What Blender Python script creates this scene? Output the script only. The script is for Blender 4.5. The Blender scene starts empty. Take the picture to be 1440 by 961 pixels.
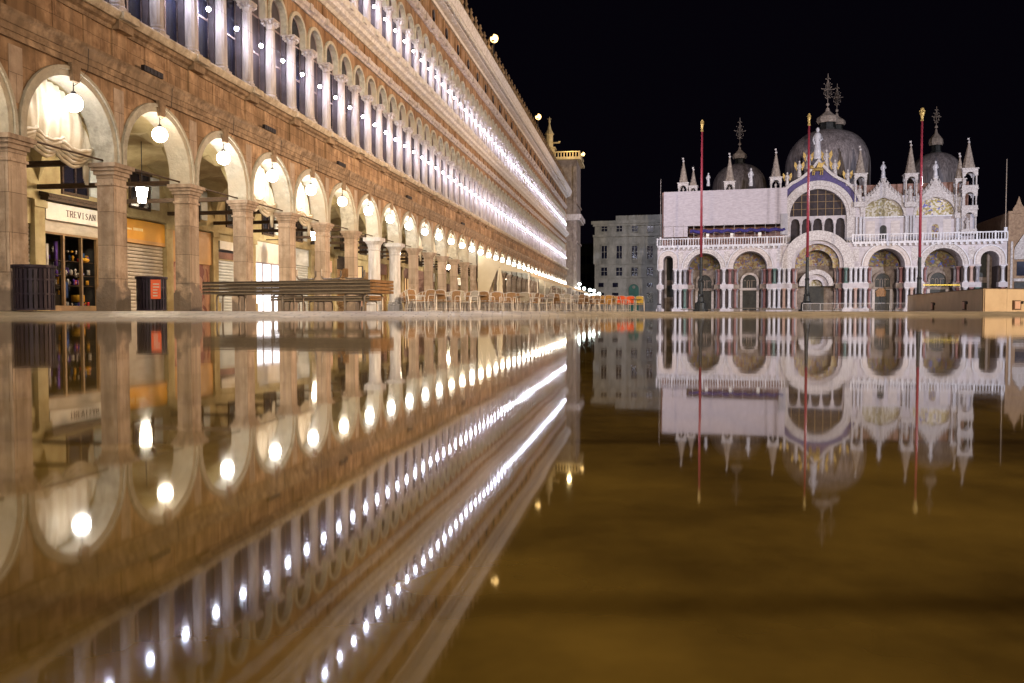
import bpy, math, random
from mathutils import Vector, Matrix
R = math.radians; PI = math.pi
random.seed(7)
SC = bpy.context.scene; COL = SC.collection
# ------------------------------------------------------------------ camera
F = 1150.0; HY = 439.0; CAMZ = 0.085
cd = bpy.data.cameras.new('camera'); cam = bpy.data.objects.new('camera', cd); COL.objects.link(cam)
cd.sensor_width = 36; cd.lens = F/1440*36; cd.clip_start = 0.02; cd.clip_end = 3000
cam.location = (0, 0, CAMZ); cam.rotation_euler = (R(90)-math.atan((480.5-HY)/F), 0, 0)
SC.camera = cam
SC.view_settings.view_transform = 'Standard'; SC.view_settings.look = 'None'
SC.view_settings.exposure = 0; SC.view_settings.gamma = 1
SC.cycles.use_denoising = True; SC.cycles.sample_clamp_indirect = 4; SC.cycles.sample_clamp_direct = 60
SC.cycles.max_bounces = 5; SC.cycles.diffuse_bounces = 2; SC.cycles.glossy_bounces = 3
# ------------------------------------------------------------------ night sky
w = bpy.data.worlds.new('World'); SC.world = w; w.use_nodes = True
bg = w.node_tree.nodes['Background']; bg.inputs[0].default_value = (0.35, 0.25, 0.6, 1); bg.inputs[1].default_value = 0.0042
# ------------------------------------------------------------------ the square's floodlights round the piazza, then unseen spots added as fill
def spot(name, loc, target, power, color, angle, radius=0.4, blend=0.5):
    l = bpy.data.lights.new(name, 'SPOT'); l.energy = power; l.color = color; l.spot_size = R(angle); l.spot_blend = blend
    l.shadow_soft_size = radius
    o = bpy.data.objects.new(name, l); COL.objects.link(o); o.location = loc
    o.rotation_euler = (Vector(target)-Vector(loc)).to_track_quat('-Z', 'Y').to_euler(); return o
WARM = (1.0, 0.62, 0.33); COOL = (0.93, 0.88, 1.0)
spot('roof_or_fill_flood', (47, 33, 9), (-8, 23, 2.8), 46000, WARM, 48, 0.6, .8)
spot('roof_or_fill_flood', (50, 60, 9), (-5, 46, 2.0), 54000, WARM, 52, 0.6, .8)
spot('roof_or_fill_flood', (60, 100, 9), (3, 80, 2), 68000, WARM, 62, 0.6, .8)
spot('roof_or_fill_flood', (52, 66, 19), (-4, 46, 15), 24000, COOL, 60, 0.6, .9)
spot('roof_or_fill_flood', (62, 118, 19), (4, 96, 15), 30000, COOL, 60, 0.6, .9)
spot('roof_or_fill_flood', (9.5, 114, 24), (44, 134, 9), 24000, COOL, 105, 0.5)
spot('roof_or_fill_flood', (84, 62, 20), (54, 132, 10), 140000, (0.78, 0.82, 1.0), 70, 0.5)
spot('roof_or_fill_flood', (40, 40, 19), (44, 132, 12), 95000, (0.96, 0.88, 0.92), 45, 0.5)
spot('roof_or_fill_flood', (78, 20, 16), (48, 84, 0), 110000, (1.0, .78, .55), 45, 1.0)  # added fill, an unseen lamp that brightens the plywood hoarding
spot('roof_or_fill_flood', (26, -40, 16), (26, 50, 0), 230000, (1.0, 0.76, 0.48), 62, 1.0, .5)  # added fill from behind the camera for chairs, hoarding and paving
spot('roof_or_fill_flood', (15, -15, 15), (6.5, 3, 0), 36000, (1.0, 0.76, 0.46), 62, 0.8, .9)  # unseen spot added over the square to light the near water
spot('roof_or_fill_flood', (5, -8, 15), (7, 22, 0), 9000, (1.0, 0.78, 0.52), 74, 0.8, .7)  # unseen spot added to brighten the paving strip at the waterline
spot('roof_or_fill_flood', (-3, -26, 9), (-8.5, 22, 2.0), 8000, (1.0, 0.88, 0.72), 24, 0.6, .8)  # extra unseen spot added to lighten the near sides of the piers
# ------------------------------------------------------------------ materials
def mat(name, c1, c2=None, scale=3.0, stretch=(1, 1, 1), rough=0.8, bump=0.25, metal=0.0, spec=0.4, c3=None, bscale=None, lo=0.35, hi=0.68, streak=0.0, blocks=None, tide=0.0):
    m = bpy.data.materials.new(name); m.use_nodes = True; nt = m.node_tree; N = nt.nodes; L = nt.links
    p = N['Principled BSDF']; p.inputs['Roughness'].default_value = rough; p.inputs['Metallic'].default_value = metal
    p.inputs['Specular IOR Level'].default_value = spec
    c2 = c2 or tuple(x*0.7 for x in c1)
    g = N.new('ShaderNodeNewGeometry'); mp = N.new('ShaderNodeMapping'); mp.inputs['Scale'].default_value = stretch
    L.new(g.outputs['Position'], mp.inputs['Vector'])
    n = N.new('ShaderNodeTexNoise'); n.inputs['Scale'].default_value = scale; n.inputs['Detail'].default_value = 7; n.inputs['Roughness'].default_value = 0.65
    L.new(mp.outputs[0], n.inputs['Vector'])
    r = N.new('ShaderNodeValToRGB'); L.new(n.outputs['Fac'], r.inputs[0])
    r.color_ramp.elements[0].position = lo; r.color_ramp.elements[0].color = (*c2, 1)
    r.color_ramp.elements[1].position = hi; r.color_ramp.elements[1].color = (*c1, 1)
    out = r.outputs[0]
    if c3:
        n2 = N.new('ShaderNodeTexNoise'); n2.inputs['Scale'].default_value = 0.9; n2.inputs['Detail'].default_value = 5
        L.new(mp.outputs[0], n2.inputs['Vector'])
        r2 = N.new('ShaderNodeValToRGB'); L.new(n2.outputs['Fac'], r2.inputs[0])
        r2.color_ramp.elements[0].position = 0.45; r2.color_ramp.elements[1].position = 0.62
        mx = N.new('ShaderNodeMix'); mx.data_type = 'RGBA'; L.new(r2.outputs[0], mx.inputs[0]); L.new(out, mx.inputs[6]); mx.inputs[7].default_value = (*c3, 1)
        out = mx.outputs[2]
    if streak:
        m4 = N.new('ShaderNodeMapping'); m4.inputs['Scale'].default_value = (7, 7, .35); L.new(g.outputs['Position'], m4.inputs[0])
        n4 = N.new('ShaderNodeTexNoise'); n4.inputs['Scale'].default_value = 1.0; n4.inputs['Detail'].default_value = 4; L.new(m4.outputs[0], n4.inputs['Vector'])
        r4 = N.new('ShaderNodeMapRange'); r4.inputs[1].default_value = .38; r4.inputs[2].default_value = .6; r4.inputs[3].default_value = 1-streak; r4.inputs[4].default_value = 1.05
        L.new(n4.outputs['Fac'], r4.inputs[0]); m5 = N.new('ShaderNodeVectorMath'); m5.operation = 'SCALE'; L.new(out, m5.inputs[0]); L.new(r4.outputs[0], m5.inputs['Scale']); out = m5.outputs[0]
    if blocks:
        tc = N.new('ShaderNodeTexCoord'); sx = N.new('ShaderNodeSeparateXYZ'); cx_ = N.new('ShaderNodeCombineXYZ'); ad = N.new('ShaderNodeMath'); ad.operation = 'ADD'
        L.new(tc.outputs['Object'], sx.inputs[0]); L.new(sx.outputs[0], ad.inputs[0]); L.new(sx.outputs[1], ad.inputs[1]); L.new(ad.outputs[0], cx_.inputs[0]); L.new(sx.outputs[2], cx_.inputs[1])
        bk = N.new('ShaderNodeTexBrick'); bk.inputs['Scale'].default_value = 1; bk.inputs['Brick Width'].default_value = blocks[0]; bk.inputs['Row Height'].default_value = blocks[1]
        bk.inputs['Mortar Size'].default_value = .006; bk.inputs['Mortar Smooth'].default_value = .3; bk.inputs['Color1'].default_value = (1.06,1.05,1.04,1); bk.inputs['Color2'].default_value = (.86,.85,.84,1); bk.inputs['Mortar'].default_value = (.35,.32,.3,1)
        L.new(cx_.outputs[0], bk.inputs[0]); mb = N.new('ShaderNodeMix'); mb.data_type = 'RGBA'; mb.blend_type = 'MULTIPLY'; mb.inputs[0].default_value = 1
        L.new(out, mb.inputs[6]); L.new(bk.outputs[0], mb.inputs[7]); out = mb.outputs[2]
    if tide:
        sz = N.new('ShaderNodeSeparateXYZ'); L.new(g.outputs['Position'], sz.inputs[0]); n6 = N.new('ShaderNodeTexNoise'); n6.inputs['Scale'].default_value = 2.3; n6.inputs['Detail'].default_value = 6
        L.new(g.outputs['Position'], n6.inputs['Vector']); ma = N.new('ShaderNodeMath'); ma.operation = 'MULTIPLY_ADD'; ma.inputs[1].default_value = -2.2; L.new(n6.outputs['Fac'], ma.inputs[0]); L.new(sz.outputs[2], ma.inputs[2])
        mr = N.new('ShaderNodeMapRange'); mr.inputs[1].default_value = tide-1.25; mr.inputs[2].default_value = tide-1.0; mr.inputs[3].default_value = .8; mr.inputs[4].default_value = 0; L.new(ma.outputs[0], mr.inputs[0])
        mt = N.new('ShaderNodeMix'); mt.data_type = 'RGBA'; L.new(mr.outputs[0], mt.inputs[0]); L.new(out, mt.inputs[6]); mt.inputs[7].default_value = (.15,.12,.105,1); out = mt.outputs[2]
    L.new(out, p.inputs['Base Color'])
    if bump:
        n3 = N.new('ShaderNodeTexNoise'); n3.inputs['Scale'].default_value = bscale or scale*4; n3.inputs['Detail'].default_value = 5
        L.new(g.outputs['Position'], n3.inputs['Vector'])
        b = N.new('ShaderNodeBump'); b.inputs['Strength'].default_value = bump; b.inputs['Distance'].default_value = 0.05
        L.new(n3.outputs['Fac'], b.inputs['Height']); L.new(b.outputs[0], p.inputs['Normal'])
    return m
def emis(name, col, strength):
    m = bpy.data.materials.new(name); m.use_nodes = True; nt = m.node_tree
    nt.nodes.remove(nt.nodes['Principled BSDF']); e = nt.nodes.new('ShaderNodeEmission')
    e.inputs[0].default_value = (*col, 1); e.inputs[1].default_value = strength
    nt.links.new(e.outputs[0], nt.nodes['Material Output'].inputs[0]); return m
def mosaic(name, cols, scale=2.2):
    m = mat(name, (.5,.5,.5)); nt = m.node_tree; N = nt.nodes; L = nt.links
    v = N.new('ShaderNodeTexVoronoi'); v.inputs['Scale'].default_value = scale
    g = N.new('ShaderNodeNewGeometry'); n = N.new('ShaderNodeTexNoise'); n.inputs['Scale'].default_value = 1.3
    a = N.new('ShaderNodeVectorMath'); a.operation = 'MULTIPLY_ADD'; a.inputs[1].default_value = (1.2,)*3
    L.new(g.outputs['Position'], n.inputs['Vector']); L.new(n.outputs['Color'], a.inputs[0]); L.new(g.outputs['Position'], a.inputs[2])
    L.new(a.outputs[0], v.inputs['Vector'])
    s = N.new('ShaderNodeSeparateColor'); L.new(v.outputs['Color'], s.inputs[0])
    r = N.new('ShaderNodeValToRGB'); r.color_ramp.interpolation = 'CONSTANT'
    e = r.color_ramp.elements
    e[0].position = 0; e[0].color = (*cols[0], 1); e[1].position = 1/len(cols); e[1].color = (*cols[1], 1)
    for i in range(2, len(cols)):
        k = e.new(i/len(cols)); k.color = (*cols[i], 1)
    L.new(s.outputs[0], r.inputs[0]); L.new(r.outputs[0], N['Principled BSDF'].inputs['Base Color']); return m
M = {}
M['brown'] = mat('weathered_stone', (.60,.41,.27), (.27,.165,.10), 2.6, (1,1,.9), .85, .5, c3=(.27,.17,.10), lo=.36, hi=.64, streak=.28, blocks=(.95,.42))
M['brown2'] = mat('stained_stone_moulding', (.50,.36,.25), (.17,.11,.07), 3.0, (1,1,1.5), .85, .5, c3=(.27,.19,.13), streak=.25)
M['pink'] = mat('pinkish_pier_stone', (.62,.50,.42), (.34,.25,.19), 3.5, (1,1,.8), .7, .4, blocks=(3.0,.74), tide=.75, streak=.25, c3=(.45,.35,.28))
M['pale'] = mat('pale_arch_stone', (.62,.60,.54), (.34,.32,.28), 5.0, (1,1,1), .8, .4, c3=(.47,.42,.35))
M['cornice'] = mat('pale_cornice_stone', (.72,.64,.54), (.36,.29,.22), 4.0, (1,1,1.3), .8, .4)
M['whitest'] = mat('white_cornice_stone', (.84,.82,.83), (.52,.48,.48), 5.0, (1,1,1), .8, .5)
M['colst'] = mat('column_stone', (.66,.60,.60), (.34,.29,.29), 3.0, (2,2,.4), .7, .2)
M['upperwall'] = mat('upper_wall_plaster', (.44,.29,.18), (.20,.10,.045), 1.5, (1,1,.6), .85, .3, streak=.35)  # orange-brown is the plaster's own colour
M['plaster'] = mat('ochre_vault_plaster', (.58,.49,.28), (.33,.25,.12), 1.2, (1,1,1), .9, .2)
M['glass'] = mat('dark_window_glass', (.012,.014,.035), (.006,.006,.015), 1, rough=.12, bump=0.0, spec=.5)
M['brownglass'] = mat('dull_brown_glass', (.045,.032,.035), (.02,.015,.018), 2, rough=.6, bump=.1, spec=.2)
M['glassblue'] = mat('blue_curtained_glass', (.018,.022,.055), (.008,.009,.022), 3, (3,3,.3), .2, 0, spec=.5)
M['glasscurtain'] = mat('grey_curtained_glass', (.07,.055,.06), (.04,.03,.04), 3, (5,5,.2), .3, 0)
M['glassshut'] = mat('brown_shuttered_glass', (.07,.045,.03), (.03,.02,.015), 3, (1,1,12), .5, .1)
M['jamb'] = mat('dark_window_jamb', (.11,.085,.10), (.05,.04,.05), 2, rough=.8)
M['frame2'] = mat('weathered_mullion', (.42,.33,.32), (.25,.19,.19), 3, rough=.7, bump=.05)
M['frame'] = mat('pale_window_frame', (.5,.44,.44), (.3,.25,.25), 4, rough=.6, bump=.05)
M['iron'] = mat('dark_iron', (.03,.025,.03), (.015,.012,.015), 8, rough=.5, bump=.1, metal=.3)
M['wood'] = mat('dark_timber', (.10,.06,.035), (.035,.022,.014), 5, (1,1,6), .8, .3)
M['roof'] = mat('roof_tiles', (.14,.08,.055), (.07,.04,.03), 4, rough=.9, bump=.5)
M['curtain'] = mat('cream_curtain_cloth', (.80,.74,.64), (.66,.58,.46), 3, rough=.95, bump=.1)
M['signwhite'] = mat('white_sign_board', (.82,.79,.72), (.72,.68,.6), 3, rough=.6, bump=.03)
M['lettering'] = mat('brown_lettering', (.10,.05,.03), (.08,.04,.03), 3, rough=.7, bump=0)
M['goldtext'] = mat('pale_lettering', (.85,.75,.45), (.8,.7,.4), 3, rough=.7, bump=0)
M['yellow'] = mat('yellow_fascia', (.72,.38,.045), (.62,.30,.03), 1.2, rough=.6, bump=.05)
M['orange'] = mat('ochre_panel', (.62,.36,.13), (.5,.27,.09), 1.2, rough=.6, bump=.05)
M['shutter'] = mat('pale_roller_shutter', (.58,.53,.45), (.40,.35,.28), 2, (1,1,3), .5, .05)
M['shutterb'] = mat('bluish_roller_shutter', (.62,.66,.66), (.45,.48,.48), 2, (1,1,3), .5, .05)
M['ochrewood'] = mat('display_frame', (.30,.19,.09), (.20,.12,.05), 3, rough=.5, bump=.05)
M['redcloth'] = mat('red_goods', (.6,.04,.03), (.4,.02,.02), 3, rough=.8)
M['bluecloth'] = mat('blue_goods', (.03,.10,.25), (.02,.05,.18), 3, rough=.8)
M['purple'] = mat('purple_goods', (.12,.05,.35), (.07,.03,.2), 3, rough=.8)
M['yellgood'] = mat('yellow_goods', (.75,.4,.03), (.6,.3,.02), 3, rough=.8)
M['whitegood'] = mat('white_goods', (.75,.7,.65), (.5,.45,.4), 3, rough=.8)
M['litdoor'] = emis('lit_shop_glass', (1.0, .93, .95), 2.6)
M['warmshop'] = emis('warm_shop_glow', (1.0, .62, .30), 1.1)
M['graffiti'] = mosaic('scribbled_panel', [(.45,.25,.17), (.40,.22,.15), (.25,.10,.08), (.48,.29,.2)], 4)
M['globe'] = emis('opal_globe_glow', (1.0, .94, .83), 50)
M['globewarm'] = emis('opal_globe_warm_glow', (1.0, .84, .62), 42)
M['globedim'] = emis('opal_globe_soft_glow', (1.0, .95, .86), 30)
M['bulb'] = emis('cool_bulb_glow', (.76, .80, 1.0), 380)
M['lantern'] = emis('lantern_glow', (1.0, .86, .66), 190)
M['flood'] = emis('amber_flood_glow', (1.0, .62, .22), 5)
M['streetglobe'] = emis('street_globe_glow', (.88, 1.0, .93), 14)
M['binmetal'] = mat('black_bin_metal', (.035,.025,.045), (.02,.015,.03), 6, rough=.45, bump=.05, metal=.4)
M['sticker'] = mat('orange_notice', (.85,.16,.06), (.75,.12,.05), 4, rough=.6, bump=0)
M['plank'] = mat('walkway_planks', (.085,.065,.05), (.04,.03,.022), 3, (8,1,8), .7, .2)
M['plankedge'] = mat('pale_plank_edge', (.25,.20,.15), (.14,.11,.08), 3, rough=.7)
M['rust'] = mat('rusty_end_board', (.27,.14,.06), (.13,.07,.03), 6, rough=.8)
M['steel'] = mat('galvanised_tube', (.35,.30,.27), (.2,.17,.15), 5, rough=.4, bump=.05, metal=.7)
M['alu'] = mat('bright_aluminium', (.70,.66,.64), (.45,.41,.40), 5, rough=.35, bump=0, metal=.1)
M['wicker'] = mat('brown_wicker', (.40,.23,.11), (.20,.11,.05), 30, rough=.7, bump=.6, bscale=90)
M['ochrewick'] = mat('ochre_wicker', (.62,.34,.08), (.42,.2,.04), 30, rough=.7, bump=.6, bscale=90)
M['redwick'] = mat('orange_red_weave', (.85,.12,.02), (.6,.08,.02), 30, rough=.6, bump=.4, bscale=90)
M['yelwick'] = mat('yellow_weave', (.72,.50,.10), (.5,.34,.06), 30, rough=.6, bump=.4, bscale=90)
M['greywick'] = mat('grey_mesh_weave', (.40,.36,.30), (.25,.22,.18), 30, rough=.6, bump=.4, bscale=90)
M['tabletop'] = mat('table_top', (.30,.24,.20), (.2,.15,.12), 5, rough=.35)
M['awning'] = mat('cream_awning_cloth', (.74,.66,.52), (.66,.58,.44), 1, rough=.9, bump=.05)
M['marble'] = mat('white_marble_facade', (.66,.62,.65), (.40,.36,.38), .9, (1,1,.6), .7, .3, c3=(.50,.45,.47), lo=.36, hi=.64, blocks=(1.6,.8))
M['colback'] = mat('shade_toned_backing', (.14,.11,.11), (.07,.055,.055), 1.5, rough=.7)  # shade of the gaps between columns put into a dark colour
M['carved'] = mat('carved_marble', (.68,.64,.62), (.33,.285,.275), 4.5, (1,1,1), .8, 1.0, bscale=6)
M['slab'] = mat('veined_marble_slab', (.60,.53,.50), (.42,.36,.34), 1.4, (1,1,2.5), .5, .05)
M['m_white'] = mat('white_marble_shaft', (.66,.645,.68), (.40,.385,.41), 3.5, (2,2,.5), .4, .05)
M['m_red'] = mat('red_marble_shaft', (.30,.14,.13), (.16,.07,.07), 2, (2,2,.5), .4, .05)
M['m_grey'] = mat('grey_marble_shaft', (.34,.33,.36), (.18,.17,.20), 2, (2,2,.5), .4, .05)
M['m_green'] = mat('green_marble_shaft', (.12,.19,.17), (.05,.09,.08), 2, (2,2,.5), .4, .05)
M['m_pink'] = mat('pink_marble_shaft', (.55,.38,.32), (.36,.24,.2), 2, (2,2,.5), .4, .05)
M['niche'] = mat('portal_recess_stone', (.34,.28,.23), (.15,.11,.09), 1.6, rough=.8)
M['bronze'] = mat('dark_bronze', (.035,.035,.03), (.015,.015,.015), 3, rough=.5, metal=.5)
M['gold'] = mat('gilding', (.60,.42,.14), (.3,.2,.06), 5, rough=.5, metal=.5, bump=.5)
M['blueband'] = mat('starry_blue_band', (.085,.06,.19), (.045,.035,.11), 3, rough=.6, bump=.05)
M['lead'] = mat('dome_lead_sheet', (.33,.28,.28), (.14,.115,.115), 1.4, (1,1,.25), .6, .5, streak=.5)
M['spire'] = mat('spire_stone', (.40,.33,.27), (.18,.14,.12), 3, rough=.8, bump=.6)
M['sheet'] = mat('scaffold_sheeting', (.49,.44,.47), (.36,.32,.345), 1.6, (1,1,3.5), .9, .9, bscale=1.3)
M['bluetarp'] = mat('blue_tarpaulin', (.05,.035,.22), (.02,.015,.09), 2, rough=.6)
M['brickdark'] = mat('old_brick', (.33,.19,.15), (.2,.11,.09), 2, rough=.9)
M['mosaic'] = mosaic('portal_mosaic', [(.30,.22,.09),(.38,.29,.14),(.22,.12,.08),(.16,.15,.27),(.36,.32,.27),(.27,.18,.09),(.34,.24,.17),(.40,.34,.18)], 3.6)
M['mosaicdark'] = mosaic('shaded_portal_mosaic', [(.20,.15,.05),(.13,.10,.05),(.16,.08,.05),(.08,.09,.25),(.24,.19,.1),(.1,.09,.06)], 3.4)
M['relief'] = mosaic('gold_ground_mosaic', [(.28,.24,.12),(.52,.48,.41),(.34,.29,.16),(.50,.46,.40),(.22,.18,.10),(.42,.36,.25)], 3.6)
M['reliefblue'] = mosaic('blue_and_gold_mosaic', [(.42,.34,.12),(.62,.58,.50),(.14,.15,.42),(.5,.42,.3),(.32,.26,.1),(.66,.6,.55)], 3.4)
M['redpole'] = mat('red_flagpole_paint', (.27,.035,.05), (.18,.022,.035), 2, rough=.4, bump=0)
M['palazzo'] = mat('grey_palace_stone', (.36,.36,.34), (.22,.225,.21), 1.1, (1,1,.6), .85, .2)
M['green'] = mat('green_door_paint', (.02,.16,.13), (.015,.10,.08), 1, rough=.5)
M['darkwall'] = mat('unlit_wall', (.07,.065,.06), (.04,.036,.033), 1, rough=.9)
M['hoard'] = mat('plywood_hoarding', (.72,.55,.38), (.62,.46,.31), .7, (1,1,1), .8, .05)
M['hoardtrim'] = mat('hoarding_top_rail', (.16,.09,.06), (.1,.06,.04), 2, rough=.8)
M['pinkpane'] = mat('pink_notice_panel', (.80,.52,.40), (.7,.42,.32), 2, rough=.6)
M['tape'] = mat('yellow_tape', (.85,.62,.05), (.8,.55,.04), 2, rough=.6, bump=0)
M['gothic'] = mat('brown_gothic_stone', (.40,.27,.17), (.22,.14,.09), 2.2, rough=.85, bump=.6)
M['towerst'] = mat('clock_tower_marble', (.34,.28,.25), (.17,.13,.11), 1.8, (1,1,.7), .8, .3)
M['towertop'] = mat('lamplit_terrace_stone', (.75,.62,.38), (.5,.38,.2), 2, rough=.8)  # warm lamplight on the terrace put into the stone colour
# ------------------------------------------------------------------ mesh builder
class MB:
    def __init__(s): s.v = []; s.f = []
    def add(s, vs, fs):
        o = len(s.v); s.v += [tuple(v) for v in vs]; s.f += [tuple(o+i for i in f) for f in fs]; return s
    def box(s, x0, x1, y0, y1, z0, z1):
        return s.add([(x0,y0,z0),(x1,y0,z0),(x1,y1,z0),(x0,y1,z0),(x0,y0,z1),(x1,y0,z1),(x1,y1,z1),(x0,y1,z1)],
                     [(0,3,2,1),(4,5,6,7),(0,1,5,4),(1,2,6,5),(2,3,7,6),(3,0,4,7)])
    def lathe(s, prof, cx=0, cy=0, cz=0, n=12, flute=0.0, cap=True):
        vs = []; fs = []
        for (r, z) in prof:
            for i in range(n):
                a = 2*PI*i/n; rr = r*(1-flute*(i % 2)); vs.append((cx+rr*math.cos(a), cy+rr*math.sin(a), cz+z))
        for j in range(len(prof)-1):
            for i in range(n):
                k = (i+1) % n; fs.append((j*n+i, j*n+k, (j+1)*n+k, (j+1)*n+i))
        if cap:
            fs.append(tuple(reversed(range(n)))); fs.append(tuple((len(prof)-1)*n+i for i in range(n)))
        return s.add(vs, fs)
    def tube(s, pts, r, n=6):
        pts = [Vector(p) for p in pts]; vs = []; fs = []
        for i, p in enumerate(pts):
            t = (pts[min(i+1, len(pts)-1)]-pts[max(i-1, 0)]).normalized()
            a = t.orthogonal().normalized() if abs(t.z) > .95 else t.cross(Vector((0,0,1))).normalized(); b = t.cross(a)
            for k in range(n):
                an = 2*PI*k/n; vs.append(p+a*(r*math.cos(an))+b*(r*math.sin(an)))
        for i in range(len(pts)-1):
            for k in range(n):
                q = (k+1) % n; fs.append((i*n+k, i*n+q, (i+1)*n+q, (i+1)*n+k))
        fs.append(tuple(reversed(range(n)))); fs.append(tuple((len(pts)-1)*n+k for k in range(n)))
        return s.add(vs, fs)
    def ball(s, c, r, n=10, m=6, sz=1.0):
        prof = [(max(1e-3, r*math.sin(PI*i/m)), -r*sz*math.cos(PI*i/m)) for i in range(m+1)]
        return s.lathe(prof, c[0], c[1], c[2], n)
    def prof_x(s, prof, x0, x1):      # extrude a (y,z) outline along x
        n = len(prof); vs = [(x0,y,z) for y, z in prof]+[(x1,y,z) for y, z in prof]
        fs = [(i, (i+1) % n, n+(i+1) % n, n+i) for i in range(n)]+[tuple(reversed(range(n))), tuple(range(n, 2*n))]
        return s.add(vs, fs)
    def plate(s, out, y0, y1):        # extrude an (x,z) outline along y
        n = len(out); vs = [(x,y0,z) for x, z in out]+[(x,y1,z) for x, z in out]
        fs = [(i, n+i, n+(i+1) % n, (i+1) % n) for i in range(n)]+[tuple(range(n)), tuple(reversed(range(n, 2*n)))]
        return s.add(vs, fs)
    def archwall(s, x0, x1, z0, z1, cx, cz, r, y0, y1, n=14, rz=None, soffit=True):
        rz = rz or r
        P = [(cx-r, z0)]+[(cx-r*math.cos(PI*i/n), cz+rz*math.sin(PI*i/n)) for i in range(n+1)]+[(cx+r, z0)]
        if x0 < cx-r-1e-4: s.box(x0, cx-r, y0, y1, z0, z1)
        if x1 > cx+r+1e-4: s.box(cx+r, x1, y0, y1, z0, z1)
        for (a, b) in zip(P, P[1:]):
            if abs(b[0]-a[0]) < 1e-6 : continue
            s.add([(a[0],y0,a[1]),(b[0],y0,b[1]),(b[0],y0,z1),(a[0],y0,z1),(a[0],y1,a[1]),(b[0],y1,b[1]),(b[0],y1,z1),(a[0],y1,z1)],
                  [(0,1,2,3),(5,4,7,6),(3,2,6,7)]+([(4,5,1,0)] if soffit else []))
        return s
    def ring(s, cx, cz, r0, r1, y0, y1, z0=None, n=16, a0=0, a1=PI):
        P = [(cx-r0*math.cos(a0+(a1-a0)*i/n), cz+r0*math.sin(a0+(a1-a0)*i/n)) for i in range(n+1)]
        Q = [(cx-r1*math.cos(a0+(a1-a0)*i/n), cz+r1*math.sin(a0+(a1-a0)*i/n)) for i in range(n+1)]
        if z0 is not None and z0 < cz:
            P = [(P[0][0], z0)]+P+[(P[-1][0], z0)]; Q = [(Q[0][0], z0)]+Q+[(Q[-1][0], z0)]
        for i in range(len(P)-1):
            s.add([(P[i][0],y0,P[i][1]),(P[i+1][0],y0,P[i+1][1]),(Q[i+1][0],y0,Q[i+1][1]),(Q[i][0],y0,Q[i][1]),
                   (P[i][0],y1,P[i][1]),(P[i+1][0],y1,P[i+1][1]),(Q[i+1][0],y1,Q[i+1][1]),(Q[i][0],y1,Q[i][1])],
                  [(0,1,2,3),(7,6,5,4),(4,5,1,0),(3,2,6,7)]+([(0,3,7,4)] if i == 0 else [])+([(1,5,6,2)] if i == len(P)-2 else []))
        return s
    def halfdisc(s, cx, cz, r, y0, y1, z0=None, n=16):
        P = [(cx-r*math.cos(PI*i/n), cz+r*math.sin(PI*i/n)) for i in range(n+1)]
        if z0 is not None: P = [(cx-r, z0)]+P+[(cx+r, z0)]
        return s.plate(list(reversed(P)), y0, y1)
    def build(s, name, m, parent=None, smooth=False):
        me = bpy.data.meshes.new(name); me.from_pydata(s.v, [], s.f); me.materials.append(M[m] if isinstance(m, str) else m)
        if smooth: me.polygons.foreach_set('use_smooth', [True]*len(me.polygons))
        me.update(); o = bpy.data.objects.new(name, me); COL.objects.link(o)
        if parent: o.parent = parent
        return o
def thing(name, label, cat, loc=(0,0,0), rz=0, group=None):
    o = bpy.data.objects.new(name, None); COL.objects.link(o); o.empty_display_size = .2
    o.location = loc; o.rotation_euler = (0,0,rz); return tag(o, label, cat, group)
def tag(o, label, cat, group=None):
    o['label'] = label; o['category'] = cat
    if group: o['group'] = group
    return o
def struct(o, kind='structure'): o['kind'] = kind; return o
def inst(src, parent=None, loc=(0,0,0), rot=None):
    c = src.copy(); COL.objects.link(c); c.parent = parent; c.location = loc
    if rot is not None: c.rotation_euler = rot
    for ch in list(src.children):
        d = ch.copy(); COL.objects.link(d); d.parent = c
        for g in ch.children:
            e = g.copy(); COL.objects.link(e); e.parent = d
    return c
ORD = ['first','second','third','fourth','fifth','sixth','seventh','eighth','ninth','tenth','eleventh','twelfth','thirteenth','fourteenth','fifteenth',
       'sixteenth','seventeenth','eighteenth','nineteenth','twentieth']
def ordn(i):
    if i < 20: return ORD[i]
    t = ['twenty','thirty','forty','fifty'][(i+1)//10-2]; u = (i+1) % 10
    return t[:-1]+'ieth' if u == 0 else t+'-'+ORD[u-1]
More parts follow.
